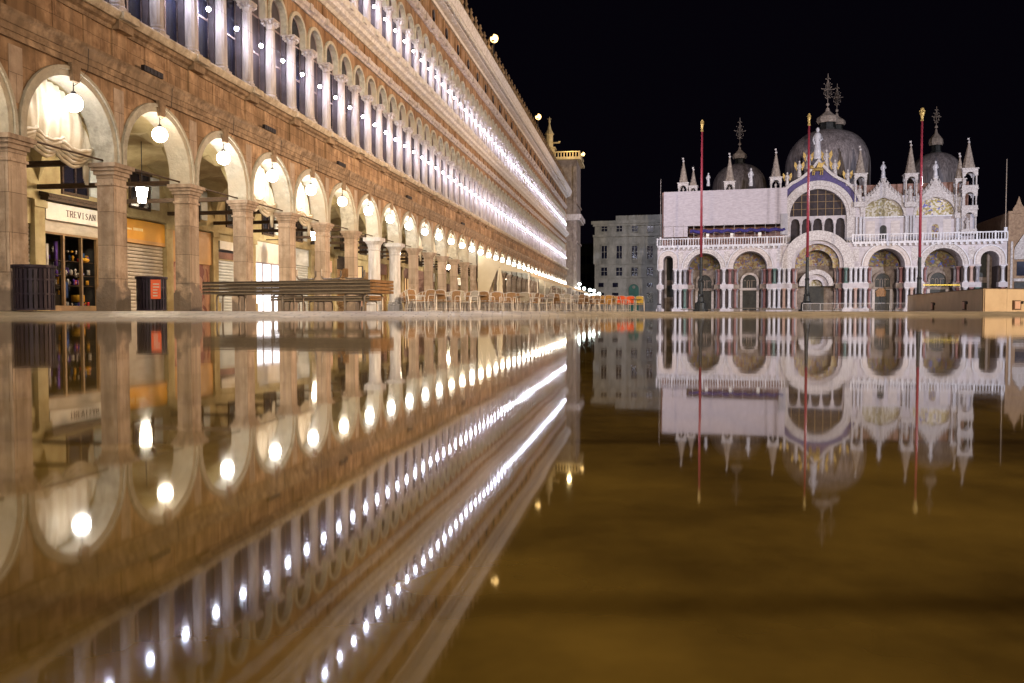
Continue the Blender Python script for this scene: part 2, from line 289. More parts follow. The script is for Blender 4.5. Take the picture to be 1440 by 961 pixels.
# ------------------------------------------------------------------ ground and water
G = 0.10
def ground():
    xs = [-600,-200,-80,-40]+[-30+i*.75 for i in range(81)]+[40,80,200,600]
    ys = [-400,-100,-30,-8,0,5,9]+[10+i*.3 for i in range(58)]+[28,34,40,80,140,300,900]
    n = len(xs); vs = []; fs = []
    for y in ys:
        for x in xs:
            wob = .35*math.sin(x*.31+1)+.18*math.sin(x*.9)+.1*math.sin(x*2.3+.5)
            h_ = max(0, min(1, (x+6)/12)); f_ = 12.2+8.5*h_*h_*(3-2*h_); t = (y+wob*0.6-f_)/2.6; t = max(0, min(1, t)); t = t*t*(3-2*t)
            t2 = 1 if y <= -30 or abs(x) > 60 else 0
            z = -.05+(G+.05)*max(t, t2)
            vs.append((x, y, z))
    for j in range(len(ys)-1):
        for i in range(n-1): a = j*n+i; fs.append((a, a+1, a+n+1, a+n))
    m = mat('wet_paving', (.52,.45,.35), (.34,.28,.21), 1.5, rough=.5, bump=.15, spec=.4, c3=(.58,.50,.40))
    nt = m.node_tree; N = nt.nodes; L = nt.links; g = N.new('ShaderNodeNewGeometry'); br = N.new('ShaderNodeTexBrick')
    br.inputs['Scale'].default_value = 1.2; br.inputs['Mortar Size'].default_value = .012; br.inputs['Color1'].default_value = (1,1,1,1)
    br.inputs['Color2'].default_value = (.78,.78,.78,1); br.inputs['Mortar'].default_value = (.3,.3,.3,1)
    L.new(g.outputs['Position'], br.inputs['Vector'])
    mx = N.new('ShaderNodeMix'); mx.data_type = 'RGBA'; mx.blend_type = 'MULTIPLY'; mx.inputs[0].default_value = 1
    p = N['Principled BSDF']; src = p.inputs['Base Color'].links[0].from_socket
    L.new(src, mx.inputs[6]); L.new(br.outputs['Color'], mx.inputs[7]); L.new(mx.outputs[2], p.inputs['Base Color'])
    b = MB(); b.add(vs, fs); o = b.build('ground', m, None, True); struct(o)
ground()
def water():
    m = bpy.data.materials.new('flood_water'); m.use_nodes = True; nt = m.node_tree; N = nt.nodes; L = nt.links
    p = N['Principled BSDF']; p.inputs['Roughness'].default_value = .035; p.inputs['IOR'].default_value = 1.48
    g = N.new('ShaderNodeNewGeometry')
    n = N.new('ShaderNodeTexNoise'); n.inputs['Scale'].default_value = 7; n.inputs['Detail'].default_value = 5; n.inputs['Roughness'].default_value = .6
    L.new(g.outputs['Position'], n.inputs['Vector'])
    r = N.new('ShaderNodeValToRGB'); r.color_ramp.elements[0].position = .34; r.color_ramp.elements[1].position = .66
    r.color_ramp.elements[0].color = (.062,.038,.0085,1); r.color_ramp.elements[1].color = (.185,.118,.024,1)
    mp = N.new('ShaderNodeMapping'); mp.inputs['Location'].default_value = (.1, .066, 0); L.new(g.outputs['Position'], mp.inputs[0])
    bk = N.new('ShaderNodeTexBrick'); bk.inputs['Scale'].default_value = 1; bk.inputs['Brick Width'].default_value = .55; bk.inputs['Row Height'].default_value = .30
    bk.inputs['Mortar Size'].default_value = .018; bk.inputs['Mortar Smooth'].default_value = 1; bk.inputs['Color1'].default_value = (1.05,1.05,1.05,1); bk.inputs['Color2'].default_value = (.85,.85,.85,1); bk.inputs['Mortar'].default_value = (.62,.6,.58,1)
    L.new(mp.outputs[0], bk.inputs[0]); mb = N.new('ShaderNodeMix'); mb.data_type = 'RGBA'; mb.blend_type = 'MULTIPLY'; mb.inputs[0].default_value = 1
    L.new(n.outputs['Fac'], r.inputs[0]); L.new(r.outputs[0], mb.inputs[6]); L.new(bk.outputs[0], mb.inputs[7]); L.new(mb.outputs[2], p.inputs['Base Color'])
    n2 = N.new('ShaderNodeTexNoise'); n2.inputs['Scale'].default_value = 5; n2.inputs['Detail'].default_value = 2
    L.new(g.outputs['Position'], n2.inputs['Vector'])
    b = N.new('ShaderNodeBump'); b.inputs['Strength'].default_value = .05; b.inputs['Distance'].default_value = .004
    L.new(n2.outputs['Fac'], b.inputs['Height']); L.new(b.outputs[0], p.inputs['Normal'])
    q = MB(); q.add([(-58,-28,0),(58,-28,0),(58,26,0),(-58,26,0)], [(0,1,2,3)]); struct(q.build('water', m))
water()
# ------------------------------------------------------------------ the long arcaded building (local x along the facade, y into it)
D0 = 11.58; AU = math.atan2(905-720, F)
UX = (math.sin(AU), math.cos(AU)); NX = (math.cos(AU), -math.sin(AU))
PLOC = (-D0*NX[0], -D0*NX[1], .085); PROT = R(90)-AU
def pw(s, y, z=0): return (PLOC[0]+UX[0]*s-NX[0]*y, PLOC[1]+UX[1]*s-NX[1]*y, PLOC[2]+z)
BAY = 3.04; S1 = 1.163*D0+.04; PW = .46
K0, K1 = -3, 36
SK = lambda k: S1+BAY*k
SA, SB = SK(K0), SK(K1)+PW
proc = thing('arcaded_palace', 'long brown stone arcaded palace with two rows of columned windows', 'building', PLOC, PROT)
GZ = .02
PD = .40
def pier_mesh():
    b = MB()
    b.box(-.04, PW+.04, -.04, PD+.04, GZ, .50); b.box(-.02, PW+.02, -.02, PD+.02, .50, .56)
    b.box(0, PW, 0, PD, .56, 2.95)
    b.box(.07, PW-.07, -.012, -.0005, .75, 2.72); b.box(-.012, -.0005, .07, PD-.07, .75, 2.72)
    b.box(-.03, PW+.03, -.03, PD+.03, 2.80, 2.85)
    for (e, z0, z1) in ((.01,2.95,3.03),(.05,3.03,3.12),(.09,3.12,3.19),(.13,3.19,3.28)): b.box(-e, PW+e, -e, PD+e, z0, z1)
    return b
def round_pier():
    b = MB(); c = PW/2
    b.box(-.08, PW+.08, -.06, .52, GZ, .3)
    b.lathe([(.34,.3),(.36,.36),(.30,.42),(.32,.47),(.27,.55),(.26,2.7),(.29,2.75),(.27,2.8),(.30,2.95),(.42,3.12)], c, .25, 0, 20)
    b.box(-.14, PW+.14, -.14, .64, 3.12, 3.28); return b
p0 = pier_mesh().build('pier', 'pink', proc); p0.location = (SK(K0), 0, 0)
pc = None
for k in range(K0+1, K1+1):
    if k in (7, 8):
        if pc is None: pc = round_pier().build('pier', 'm_white', proc, False); pc.location = (SK(k), 0, 0)
        else: inst(pc, proc, (SK(k), 0, 0))
    else: inst(p0, proc, (SK(k), 0, 0))
AR = (BAY-PW)/2; ACZ = 3.50
b = MB()
for k in range(K0, K1):
    s = SK(k)+PW/2; b.archwall(s, s+BAY, 3.28, 5.05, s+BAY/2, ACZ, AR+.06, .0, .5, 18)
b.box(SA, SK(K0)+PW/2, 0, .5, 3.28, 5.05); b.box(SK(K1)+PW/2, SB, 0, .5, 3.28, 5.05)
b.build('wall', 'brown', proc)
a0 = None
for k in range(K0, K1):
    c = SK(k)+PW/2+BAY/2
    if a0 is None:
        q = MB(); q.ring(0, ACZ, AR, AR+.13, -.03, .53, 3.28, 20); q.ring(0, ACZ, AR+.13, AR+.20, -.07, 0.0, 3.281, 20)
        a0 = q.build('archivolt', 'pale', proc); a0.location = (c, 0, 0)
        q = MB(); q.plate([(-.09,4.70),(.09,4.70),(.14,5.06),(-.14,5.06)], -.12, -.031); q.build('keystone', 'brown2', a0)
    else: inst(a0, proc, (c, 0, 0))
# spandrel panels
sp0 = MB().box(-.17, .17, -.012, -.0005, 3.9, 4.95).build('spandrel_panel', 'pink', proc); sp0.location = (SK(K0)+PW/2, 0, 0)
for k in range(K0+1, K1+1): inst(sp0, proc, (SK(k)+PW/2, 0, 0))
# architrave, frieze, cornice of the ground storey
q = MB(); q.prof_x([(0.5,5.05),(-.05,5.05),(-.05,5.17),(-.08,5.17),(-.08,5.30),(-.11,5.30),(-.15,5.42),(-.20,5.48),(-.20,5.54),(0.5,5.54)], SA, SB)
q.build('architrave', 'brown2', proc)
q = MB(); q.box(SA, SB, -.02, .5, 5.54, 6.18)
for k in range(K0, K1+1):
    q.box(SK(k)-.02, SK(k)+PW+.02, -.06, -.0201, 5.54, 6.18)
    q.box(SK(k)+1.2, SK(k)+1.5, -.035, -.0201, 5.545, 6.18); q.box(SK(k)+2.1, SK(k)+2.35, -.04, -.0201, 5.545, 6.18)
q.build('frieze', 'brown', proc)
q = MB(); q.prof_x([(.5,6.18),(-.06,6.18),(-.08,6.26),(-.15,6.30),(-.18,6.38),(.5,6.38)], SA, SB)
for k in range(K0, K1+1): q.box(SK(k)-.03, SK(k)+PW+.03, -.22, -.05, 6.19, 6.379)
q.build('cornice', 'brown2', proc)
q = MB(); q.prof_x([(.5,6.382),(-.24,6.382),(-.28,6.44),(-.32,6.53),(-.30,6.57),(.5,6.57)], SA, SB)
for k in range(K0, K1+1): q.box(SK(k)-.05, SK(k)+PW+.05, -.36, -.2, 6.40, 6.56)
q.build('cornice', 'cornice', proc)
for k in (1, 3, 5, 8, 12):
    q = MB(); q.box(0, .75, -.16, -.07, 0, .13)
    for i in range(5): q.box(.08+i*.14, .14+i*.14, -.17, -.161, .01, .12)
    o = q.build('vent_grille', 'iron', proc); o.location = (SK(k)+.9, -.05, 5.56)
# upper storeys
H = BAY/2
NJ = int((SB-SA)/H)
def column_mesh(z0, z1, big=1.0):
    r = .158*big; b = MB()
    b.box(-.2, .2, -.2, .2, z0, z0+.10)
    b.lathe([(.19*big,z0+.10),(.20*big,z0+.15),(.16*big,z0+.2),(.17*big,z0+.24),(r,z0+.28)], 0,0,0, 20)
    b.lathe([(r,z0+.28),(r*1.01,z0+.9),(r*.9,z1)], 0,0,0, 24, .07); return b
def capital_mesh(z1, z2):
    r = .13; h = z2-z1; b = MB()
    b.lathe([(r,z1),(r+.025,z1+.02),(r,z1+.04),(r+.03,z1+h*.45),(r+.06,z1+h*.5),(r+.02,z1+h*.52),(r+.06,z1+h*.8),(r+.09,z2-.06)], 0,0,0, 16, .10)
    b.box(-.22,.22,-.22,.22,z2-.06,z2)
    for sx in (-1,1):
        for sy in (-1,1):
            b.ball((.17*sx,.17*sy,z2-.11), .06, 7, 5); b.ball((.13*sx,.13*sy,z1+h*.5), .05, 6, 4)
    for a in ((.2,0),(-.2,0),(0,-.2)): b.ball((a[0],a[1],z2-.10), .055, 7, 5)
    return b
def window_mesh(z0, zs, r):
    b = MB(); hw = H/2-.165
    b.box(-hw, -hw+.06, .03, .06, z0, zs); b.box(hw-.06, hw, .03, .06, z0, zs); b.box(-.022, .022, .0, .05, z0, zs)
    b.box(-hw+.06, -.023, 0, .05, z0, z0+.12); b.box(.023, hw-.06, 0, .05, z0, z0+.12)
    for z in (zs-1.15, zs-.02): b.box(-hw+.06, -.023, .01, .045, z, z+.05); b.box(.023, hw-.06, .01, .045, z, z+.05)
    b.ring(0, zs+.38, hw-.05, hw, 0, .06, zs, 10); return b
def storey(z0, zc, zs, zt, jlo, jhi, colmat, archmat, wallmat):
    # z0 floor, zc capital bottom, zs springing, zt wall top ; individual copies for jlo <= j < jhi, the rest one mesh each
    r = H/2-.21; yw = .12
    S = lambda j: SA+PW/2+H*j
    wl = MB()
    for j in range(NJ):
        s = S(j); wl.archwall(s, s+H, zs, zt, s+H/2, zs+.40, r+.07, yw, .6, 10)
    wl.box(SA, S(0), yw, .6, z0, zt); wl.box(S(NJ), SB, yw, .6, z0, zt)
    wl.build('wall', wallmat, proc)
    c0 = column_mesh(z0, zc).build('column', colmat, proc, False); c0.location = (S(jlo), .0, 0); capital_mesh(zc, zs).build('capital', colmat, c0); MB().box(-.13, .13, yw+.02, .45, z0, zs-.001).build('jamb', 'jamb', c0)
    w0 = window_mesh(z0, zs, r).build('window', 'frame2', proc); w0.location = (S(jlo)+H/2, .25, 0)
    q = MB(); q.halfdisc(0, zs+.40, r+.06, .03, .07, z0); q.build('pane', 'glass', w0); kinds = ['glass','glass','glassblue','glasscurtain','glass','glassshut']; rv = random.Random(int(z0*10))
    q = MB(); q.ring(0, zs+.40, r, r+.12, yw-.07, .26, zs, 14); av0 = q.build('window_arch', archmat, proc); av0.location = (S(jlo)+H/2, 0, 0)
    for j in range(jlo+1, jhi):
        inst(c0, proc, (S(j), .0, 0)); wn = inst(w0, proc, (S(j)+H/2, .25, 0)); pn = wn.children[0]; pn.material_slots[0].link = 'OBJECT'; pn.material_slots[0].material = M[rv.choice(kinds)]; inst(av0, proc, (S(j)+H/2, 0, 0))
    js = MB(); cs = MB(); ws = MB(); ps = MB(); vs = MB()
    for j in list(range(0, jlo))+list(range(jhi, NJ)):
        s = S(j)
        cm = MB(); cm.lathe([(.2,z0),(.2,z0+.1),(.14,z0+.28),(.13,zc),(.15,zc),(.19,zs-.06),(.26,zs-.05),(.26,zs)], 0, 0, 0, 10)
        js.box(s-.13, s+.13, yw+.02, .45, z0, zs-.001)
        for src, dst, dx, dy in ((cm, cs, s, .0),):
            dst.add([(v[0]+dx, v[1]+dy, v[2]) for v in src.v], src.f)
        a = window_mesh(z0, zs, r); ws.add([(v[0]+s+H/2, v[1]+.25, v[2]) for v in a.v], a.f)
        a = MB().halfdisc(0, zs+.40, r+.06, .03, .07, z0, 10); ps.add([(v[0]+s+H/2, v[1]+.25, v[2]) for v in a.v], a.f)
        vs.ring(s+H/2, zs+.40, r, r+.12, yw-.07, .26, zs, 10)
    o = cs.build('column', colmat, proc); struct(o, 'stuff'); js.build('jamb', 'jamb', o); o2 = ws.build('window', 'frame2', proc); struct(o2, 'stuff'); ps.build('pane', 'glass', o2)
    struct(vs.build('window_arch', archmat, proc), 'stuff')
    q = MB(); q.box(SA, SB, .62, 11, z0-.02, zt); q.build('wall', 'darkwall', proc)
    return S
Sf = storey(6.58, 8.76, 9.10, 10.42, 6, 60, 'colst', 'pale', 'upperwall')
storey(11.86, 13.56, 13.90, 15.45, 14, 60, 'colst', 'pale', 'upperwall')
q = MB(); q.prof_x([(.6,10.42),(.04,10.42),(.0,10.5),(-.07,10.55),(-.10,10.68),(-.02,10.72),(.6,10.72)], SA, SB)
for j in range(0, NJ, 1): q.box(Sf(j)-.11, Sf(j)+.11, -.13, 0.1, 10.47, 10.719)
q.build('string_course', 'colst', proc)
q = MB(); q.box(SA, SB, .09, .6, 10.72, 11.22)
for j in range(0, NJ): q.box(Sf(j)-.12, Sf(j)+.12, .05, .0899, 10.725, 11.215)
q.build('frieze', 'upperwall', proc)
q = MB(); q.prof_x([(.6,11.22),(.02,11.22),(-.08,11.32),(-.22,11.38),(-.28,11.52),(-.40,11.58),(-.46,11.76),(-.44,11.84),(.6,11.84)], SA, SB)
for j in range(0, NJ): q.box(Sf(j)-.16, Sf(j)+.16, -.50, -.1, 11.60, 11.835)
q.build('cornice', 'whitest', proc)
q = MB(); q.prof_x([(.6,15.45),(.04,15.45),(-.06,15.52),(-.06,15.62),(-.14,15.68),(-.18,15.84),(.0,15.88),(.6,15.88)], SA, SB)
for j in range(0, NJ): q.box(Sf(j)-.13, Sf(j)+.13, -.20, 0.1, 15.5, 15.84)
q.build('string_course', 'colst', proc)
fr = MB(); fr.box(SA, SB, .08, .6, 15.88, 17.08)
for j in range(0, NJ): fr.box(Sf(j)-.1, Sf(j)+.1, .02, .0799, 15.885, 17.07)
fr.build('frieze', 'upperwall', proc)
ov = None
for j in range(8, NJ, 2):
    if ov is None:
        q = MB(); q.lathe([(.26,0),(.26,.05),(.20,.06)], 0,0,0,16); q.v = [(x, -z, y*1.25) for x, y, z in q.v]; ov = q.build('attic_window', 'glass', proc); ov.location = (Sf(j)+H/2, .079, 16.5)
    else: inst(ov, proc, (Sf(j)+H/2, .079, 16.5))
q = MB(); q.prof_x([(.6,17.08),(-.05,17.08),(-.10,17.22),(-.45,17.30),(-.50,17.52),(-.72,17.60),(-.80,17.85),(-.88,18.05),(-.86,18.16),(.6,18.2)], SA, SB)
n = int((SB-SA)/.30)
for i in range(n): q.box(SA+.3*i+.06, SA+.3*i+.2, -.68, -.46, 17.34, 17.585)
q.build('cornice', 'whitest', proc)
q = MB(); q.box(SA, SB, -.45, 11, 18.2, 18.42); q.prof_x([(.4,18.42),(11,18.42),(11,18.6),(6,20.0)], SA, SB); q.build('roof', 'roof', proc)
q = MB(); q.box(-.16,.16,-.12,.12,0,.5); q.box(-.2,.2,-.15,.15,.5,.56)
q.lathe([(.10,.56),(.17,.7),(.20,.82),(.10,1.0),(.06,1.1),(.13,1.2),(.05,1.36),(.07,1.42),(.02,1.5)],0,0,0,10); q.box(-.5,-.161,-.05,.05,0,.22); q.box(.161,.5,-.05,.05,0,.22)
me0 = q.build('merlon', 'brown2', proc); me0.location = (Sf(4), -.3, 18.42)
for j in range(5, NJ): inst(me0, proc, (Sf(j), -.3, 18.42))
# inside of the arcade
AD = 4.5
def vaults():
    b = MB(); nx, ny = 10, 10
    for k in range(K0, K1):
        c = SK(k)+PW/2
        vs = []; fs = []
        for j in range(ny+1):
            for i in range(nx+1):
                x = c+BAY*i/nx; y = .5+(AD-.5)*j/ny
                u = abs(2*i/nx-1); v = abs(2*j/ny-1)
                vs.append((x, y, 3.5+max(1.32*math.sqrt(max(0,1-u*u)), 1.32*math.sqrt(max(0,1-v*v)))))
        for j in range(ny):
            for i in range(nx): a = j*(nx+1)+i; fs.append((a, a+nx+1, a+nx+2, a+1))
        b.add(vs, fs)
    b.build('vault', 'plaster', proc, False)
    b = MB(); b.box(SA, SB, .5, AD+3, 5.0, 5.2); b.build('ceiling', 'plaster', proc)
    bm0 = None
    for k in range(K0, K1+1):
        if bm0 is None:
            q = MB(); q.box(-.06, .06, .66, AD, 3.3, 3.42); q.tube([(.1,.25,3.35),(BAY-.1,.25,3.35)], .022, 6)
            bm0 = q.build('tie_beam', 'wood', proc); bm0.location = (SK(k)+PW/2, 0, 0)
        else: inst(bm0, proc, (SK(k)+PW/2, 0, 0))
    b = MB(); b.box(SA, SB, AD, AD+.3, 3.2, 5.0); b.box(SA, SB, AD, AD+.3, 3.0, 3.2); b.box(SA, SB, AD-.06, AD-.001, 3.02, 3.12)
    b.build('wall', 'plaster', proc)
    b = MB(); b.box(SA, SB, 0, AD+.3, -.1, GZ+.004); b.build('arcade_floor', 'pink', proc)
    b = MB(); b.box(SA-.3, SA, 0, 11, 0, 18.2); b.box(SB, SB+.3, 0, 11, 0, 18.2); b.build('wall', 'brown', proc)
    mz = None
    for i, s in enumerate([19.7+BAY*k for k in range(-6, 34)]):
        if mz is None:
            q = MB(); q.box(-.55, .55, -.06, 0, 3.3, 3.38); q.box(-.6, .6, -.1, 0, 4.42, 4.52)
            for x in (-.55, .49): q.box(x, x+.06, -.06, 0, 3.38, 4.42)
            q.box(-.03,.03,-.06,0,3.38,4.42)
            mz = q.build('mezzanine_window', 'wood', proc); mz.location = (s+BAY/2, AD, 0)
            q = MB(); q.box(-.49,.49,-.03,-.001,3.38,4.42); q.build('pane', 'glass', mz)
            q = MB()
            q.box(.56,.98,-.10,-.04,3.38,4.42); q.build('shutter_leaf', 'shutterb', mz)
        else: inst(mz, proc, (s+BAY/2, AD, 0))
vaults()
# shop fronts : opening slots between pilasters on the back wall
PS = lambda i: 19.7+BAY*i
q0 = None
for i in range(-6, 34):
    if q0 is None:
        q = MB(); q.box(-.19,.19,-.12,.3,GZ+.006,3.0); q.box(-.24,.24,-.17,-.12,2.8,2.98); q.box(-.24,.24,-.17,-.12,GZ+.006,.35); q.box(-.24,.24,-.119,.3,3.001,3.02)
        q0 = q.build('pilaster', 'plaster', proc); q0.location = (PS(i), AD, 0)
    else: inst(q0, proc, (PS(i), AD, 0))
def slot(i): return PS(i)+.2, PS(i+1)-.2
def shop(i, name='shop_front'):
    e = bpy.data.objects.new(name, None); COL.objects.link(e); e.parent = proc; e.location = (PS(i)+.2, AD, 0); return e
W = BAY-.4
def roller(e, z1, m, z0=GZ+.006):
    b = MB(); n = int((z1-z0)/.11)
    for t in range(n):
        a = z0+(z1-z0)*t/n; c = z0+(z1-z0)*(t+1)/n
        b.prof_x([(.10,a),(.03,a+.012),(.015,(a+c)/2),(.03,c-.012),(.10,c)], 0.02, W-.02)
    b.build('roller_shutter', m, e)
def fascia(e, z0, z1, m, y=-.03, x0=0, x1=W):
    b = MB(); b.box(x0, x1, y, .2, z0, z1); return b.build('fascia', m, e)
def serif(e, body, h, x0, z, m, y, adv):
    # slab-serif capitals drawn as strokes
    G_ = {'T':[((0,1),(1,1)),((.5,0),(.5,1))],'R':[((0.1,0),(0.1,1)),((.1,1),(.75,1)),((.75,1),(.85,.75)),((.85,.75),(.75,.5)),((.75,.5),(.1,.5)),((.45,.5),(.9,0))],
          'E':[((.1,0),(.1,1)),((.1,1),(.85,1)),((.1,.5),(.65,.5)),((.1,0),(.85,0))],'V':[((.05,1),(.5,0)),((.5,0),(.95,1))],'I':[((.5,0),(.5,1))],
          'S':[((.85,.9),(.5,1)),((.5,1),(.15,.8)),((.15,.8),(.85,.25)),((.85,.25),(.5,0)),((.5,0),(.12,.12))],'A':[((.05,0),(.5,1)),((.5,1),(.95,0)),((.25,.38),(.75,.38))],
          'N':[((.12,0),(.12,1)),((.12,1),(.88,0)),((.88,0),(.88,1))]}
    FEET = {'T':[(.5,0)],'R':[(.1,0),(.9,0),(.08,1)],'E':[],'V':[(.05,1),(.95,1)],'I':[(.5,0),(.5,1)],'S':[],'A':[(.05,0),(.95,0)],'N':[(.12,0),(.12,1),(.88,1)]}
    b = MB(); w = h*.78; t = h*.085
    for i, ch in enumerate(body):
        ox = x0+adv*i
        for (p, q) in G_[ch]:
            ax, az, bx, bz = ox+p[0]*w, z+p[1]*h, ox+q[0]*w, z+q[1]*h; dx, dz = bx-ax, bz-az; l = math.hypot(dx, dz); nx, nz = -dz/l*t, dx/l*t
            if abs(dx) > abs(dz): nx, nz = nx*.6, nz*.6
            b.plate([(ax-nx,az-nz),(bx-nx,bz-nz),(bx+nx,bz+nz),(ax+nx,az+nz)], y-.001*random.random()-.004, y)
        for (fx, fz) in FEET[ch]: b.box(ox+fx*w-h*.16, ox+fx*w+h*.16, y-.006, y, z+fz*h-.04*h, z+fz*h+.04*h)
    return b.build('lettering', m, e)
# shop 0 with the TREVISAN board
e = shop(0); fascia(e, 2.52, 2.98, 'signwhite', -.14, 0, W)
serif(e, 'TREVISAN', .165, .78, 2.67, 'lettering', -.143, .158)
fascia(e, 2.2, 2.519, 'shutter', -.02)
q = MB()
for x in (0, .78, 1.52, 2.2, W-.07): q.box(x, x+.07, -.03, .05, .13, 2.2)
for x0, x1 in ((.07,.78),(.85,1.52),(1.59,2.2),(2.27,W-.07)): q.box(x0, x1, -.03, .05, 2.14, 2.2); q.box(x0, x1, -.03, .05, .13, .18)
q.box(0, W, -.05, .2, GZ+.006, .129); q.build('display_frame', 'ochrewood', e)
q = MB(); q.box(0, W, 1.2, 1.25, .13, 2.2); q.box(-.02, 0, .06, 1.2, .13, 2.2); q.box(W, W+.02, .06, 1.2, .13, 2.2); q.box(0, W, .06, 1.2, 2.2, 2.22); q.build('window_interior', 'darkwall', e)
q = MB()
for z in (.75, 1.05, 1.45): q.box(.86, W-.08, .3, .7, z, z+.025)
q.build('shelf', 'wood', e)
rg = random.Random(3)
goods = {k_: MB() for k_ in ('redcloth','bluecloth','purple','yellgood','whitegood')}
for t in range(95):
    kx = rg.choice(['redcloth','bluecloth','purple','yellgood','whitegood','whitegood','purple']); x = rg.uniform(.1, W-.2); z = rg.choice([.15,.775,1.075,1.475,1.0,1.7,.5])+rg.uniform(0,.04)
    s_ = rg.uniform(.03,.075); y_ = .3+rg.uniform(0,.3)
    if t % 3 == 0: goods[kx].ball((x, y_, z+s_), s_*.8, 6, 4, rg.uniform(.7,1.8))
    elif t % 3 == 1: goods[kx].box(x-s_*.5, x+s_*.5, y_-.03, y_+.03, z, z+s_*rg.uniform(1.5,4))
    else: goods[kx].lathe([(s_*.6,0),(s_*.3,s_),(s_*.7,s_*1.6),(s_*.2,s_*2.6)], x, y_, z, 6)
goods['redcloth'].ball((.45,.25,.24), .17, 10, 6, .35); goods['yellgood'].ball((1.95,.2,1.52), .15, 10, 6, .5); goods['bluecloth'].box(1.05,1.25,.2,.26,.4,.85)
goods['whitegood'].box(.55,.62,.3,.36,.7,1.9); goods['purple'].box(.9,.98,.3,.36,1.3,2.0); goods['purple'].box(.4,.5,.3,.36,.9,1.7); goods['yellgood'].box(1.75,1.95,.2,.5,.3,.5)
for kx, g_ in goods.items(): struct(g_.build('goods', kx, e, True), 'stuff')
q = MB(); q.box(-.1, W+.1, -.30, 0, 3.02, 3.1); q.prof_x([(-.02,3.1),(-.34,3.1),(-.30,3.2),(-.02,3.26)], -.1, W+.1); q.build('ledge', 'wood', e)
# shop 1 yellow fascia, pale shutter
e = shop(1); fascia(e, 2.32, 2.95, 'yellow', -.06); fascia(e, 2.2, 2.319, 'orange', -.07); roller(e, 2.19, 'shutter')
q = MB(); rt = random.Random(2); x = .35
for i in range(15):
    wl_ = rt.uniform(.03,.06); q.box(x, x+wl_, -.066, -.0605, 2.60, 2.60+(.05 if i < 7 else .085)); x += wl_+.02+(.08 if i == 6 else 0)
struct(q.build('faded_print', 'goldtext', e), 'stuff')
e = shop(2); fascia(e, 1.75, 2.95, 'orange', -.05); 
q = MB(); q.box(0, W, .02, .08, GZ+.006, 1.75); q.build('door', 'graffiti', e)
e = shop(3); fascia(e, 2.4, 2.72, 'signwhite', -.12, .1, 2.3); fascia(e, 2.05, 2.3, 'brickdark', -.05, .1, 2.2); roller(e, 2.0, 'shutterb'); fascia(e, 2.0, 2.04, 'plaster', -.02); fascia(e, 2.73, 2.98, 'plaster', -.02)
e = shop(4); fascia(e, 2.12, 2.98, 'signwhite', -.03)
q = MB(); q.box(0, W, .05, .1, GZ+.006, 2.12); q.build('pane', 'litdoor', e)
q = MB(); q.box(.05,W-.05,.0,.048,2.06,2.12)
for x in (0, .85, 1.7, W-.05): q.box(x, x+.05, .0, .049, GZ+.006, 2.12)
q.box(.05,.85,.0,.048,.9,.94); q.box(.9,1.7,.0,.048,.9,.94); q.build('door_frame', 'frame', e)
q = MB(); q.box(.9, 1.25, -.9, -.86, 2.15, 2.95); q.tube([(1.07,-.88,2.95),(1.07,-.88,3.1),(1.07,0,3.1)], .02)
hs = q.build('hanging_sign', 'iron', e)
q = MB(); q.box(.97, 1.18, -.905, -.901, 2.3, 2.36); q.box(.97,1.18,-.905,-.901,2.5,2.8); q.build('panel', 'signwhite', hs)
e = shop(5); fascia(e, 2.2, 2.98, 'shutterb', -.02); roller(e, 2.19, 'shutterb')
e = shop(6); fascia(e, 2.3, 2.98, 'plaster', -.02); roller(e, 2.29, 'shutter')
q = MB(); q.box(.3, .36, -.9, -.1, 1.95, 2.5); q.build('hanging_sign', 'pinkpane', e)
e = shop(7); fascia(e, 2.3, 2.98, 'wood', -.02); roller(e, 2.29, 'orange')
q = MB(); q.box(.6, .72, -1.3, -.3, 1.75, 2.45); o = q.build('hanging_sign', 'iron', e); q = MB(); q.box(.585,.599,-1.26,-.34,1.8,2.4); q.build('panel', 'warmshop', o)
q = MB(); q.box(.5,1.3,-1.2,-1.1,GZ+.01,.9); q.build('notice_board', 'iron', e); q = MB(); q.box(.7,1.2,-1.21,-1.201,.3,.85); q.build('notice', 'pinkpane', e)
for i in list(range(-6, 0))+list(range(8, 33)):
    e = shop(i); r_ = random.Random(i)
    fascia(e, 2.35, 2.98, r_.choice(['wood','plaster','signwhite','brickdark','ochrewood']), -.03)
    if r_.random() < .5 or i < 0: roller(e, 2.34, r_.choice(['shutter','ochrewood','brickdark']))
    else:
        q = MB(); q.box(0, W, .3, .35, GZ+.006, 2.34); q.build('pane', 'warmshop', e)
        q = MB()
        for x in (0,.6,1.2,1.8,W-.08): q.box(x, x+.08, .0, .1, GZ+.006, 2.34)
        q.box(.08,.6,.1,.25,GZ+.006,.9); q.box(.68,1.2,.1,.25,GZ+.006,1.2); q.box(1.88,W-.08,.1,.25,GZ+.006,1.0); q.build('shop_window_frame', 'ochrewood', e)
for i in range(-6, 33):
    pass
# lower back wall behind shops
q = MB(); q.box(SA, SB, AD+1.3, AD+1.5, 0, 3.0); q.build('wall', 'darkwall', proc)
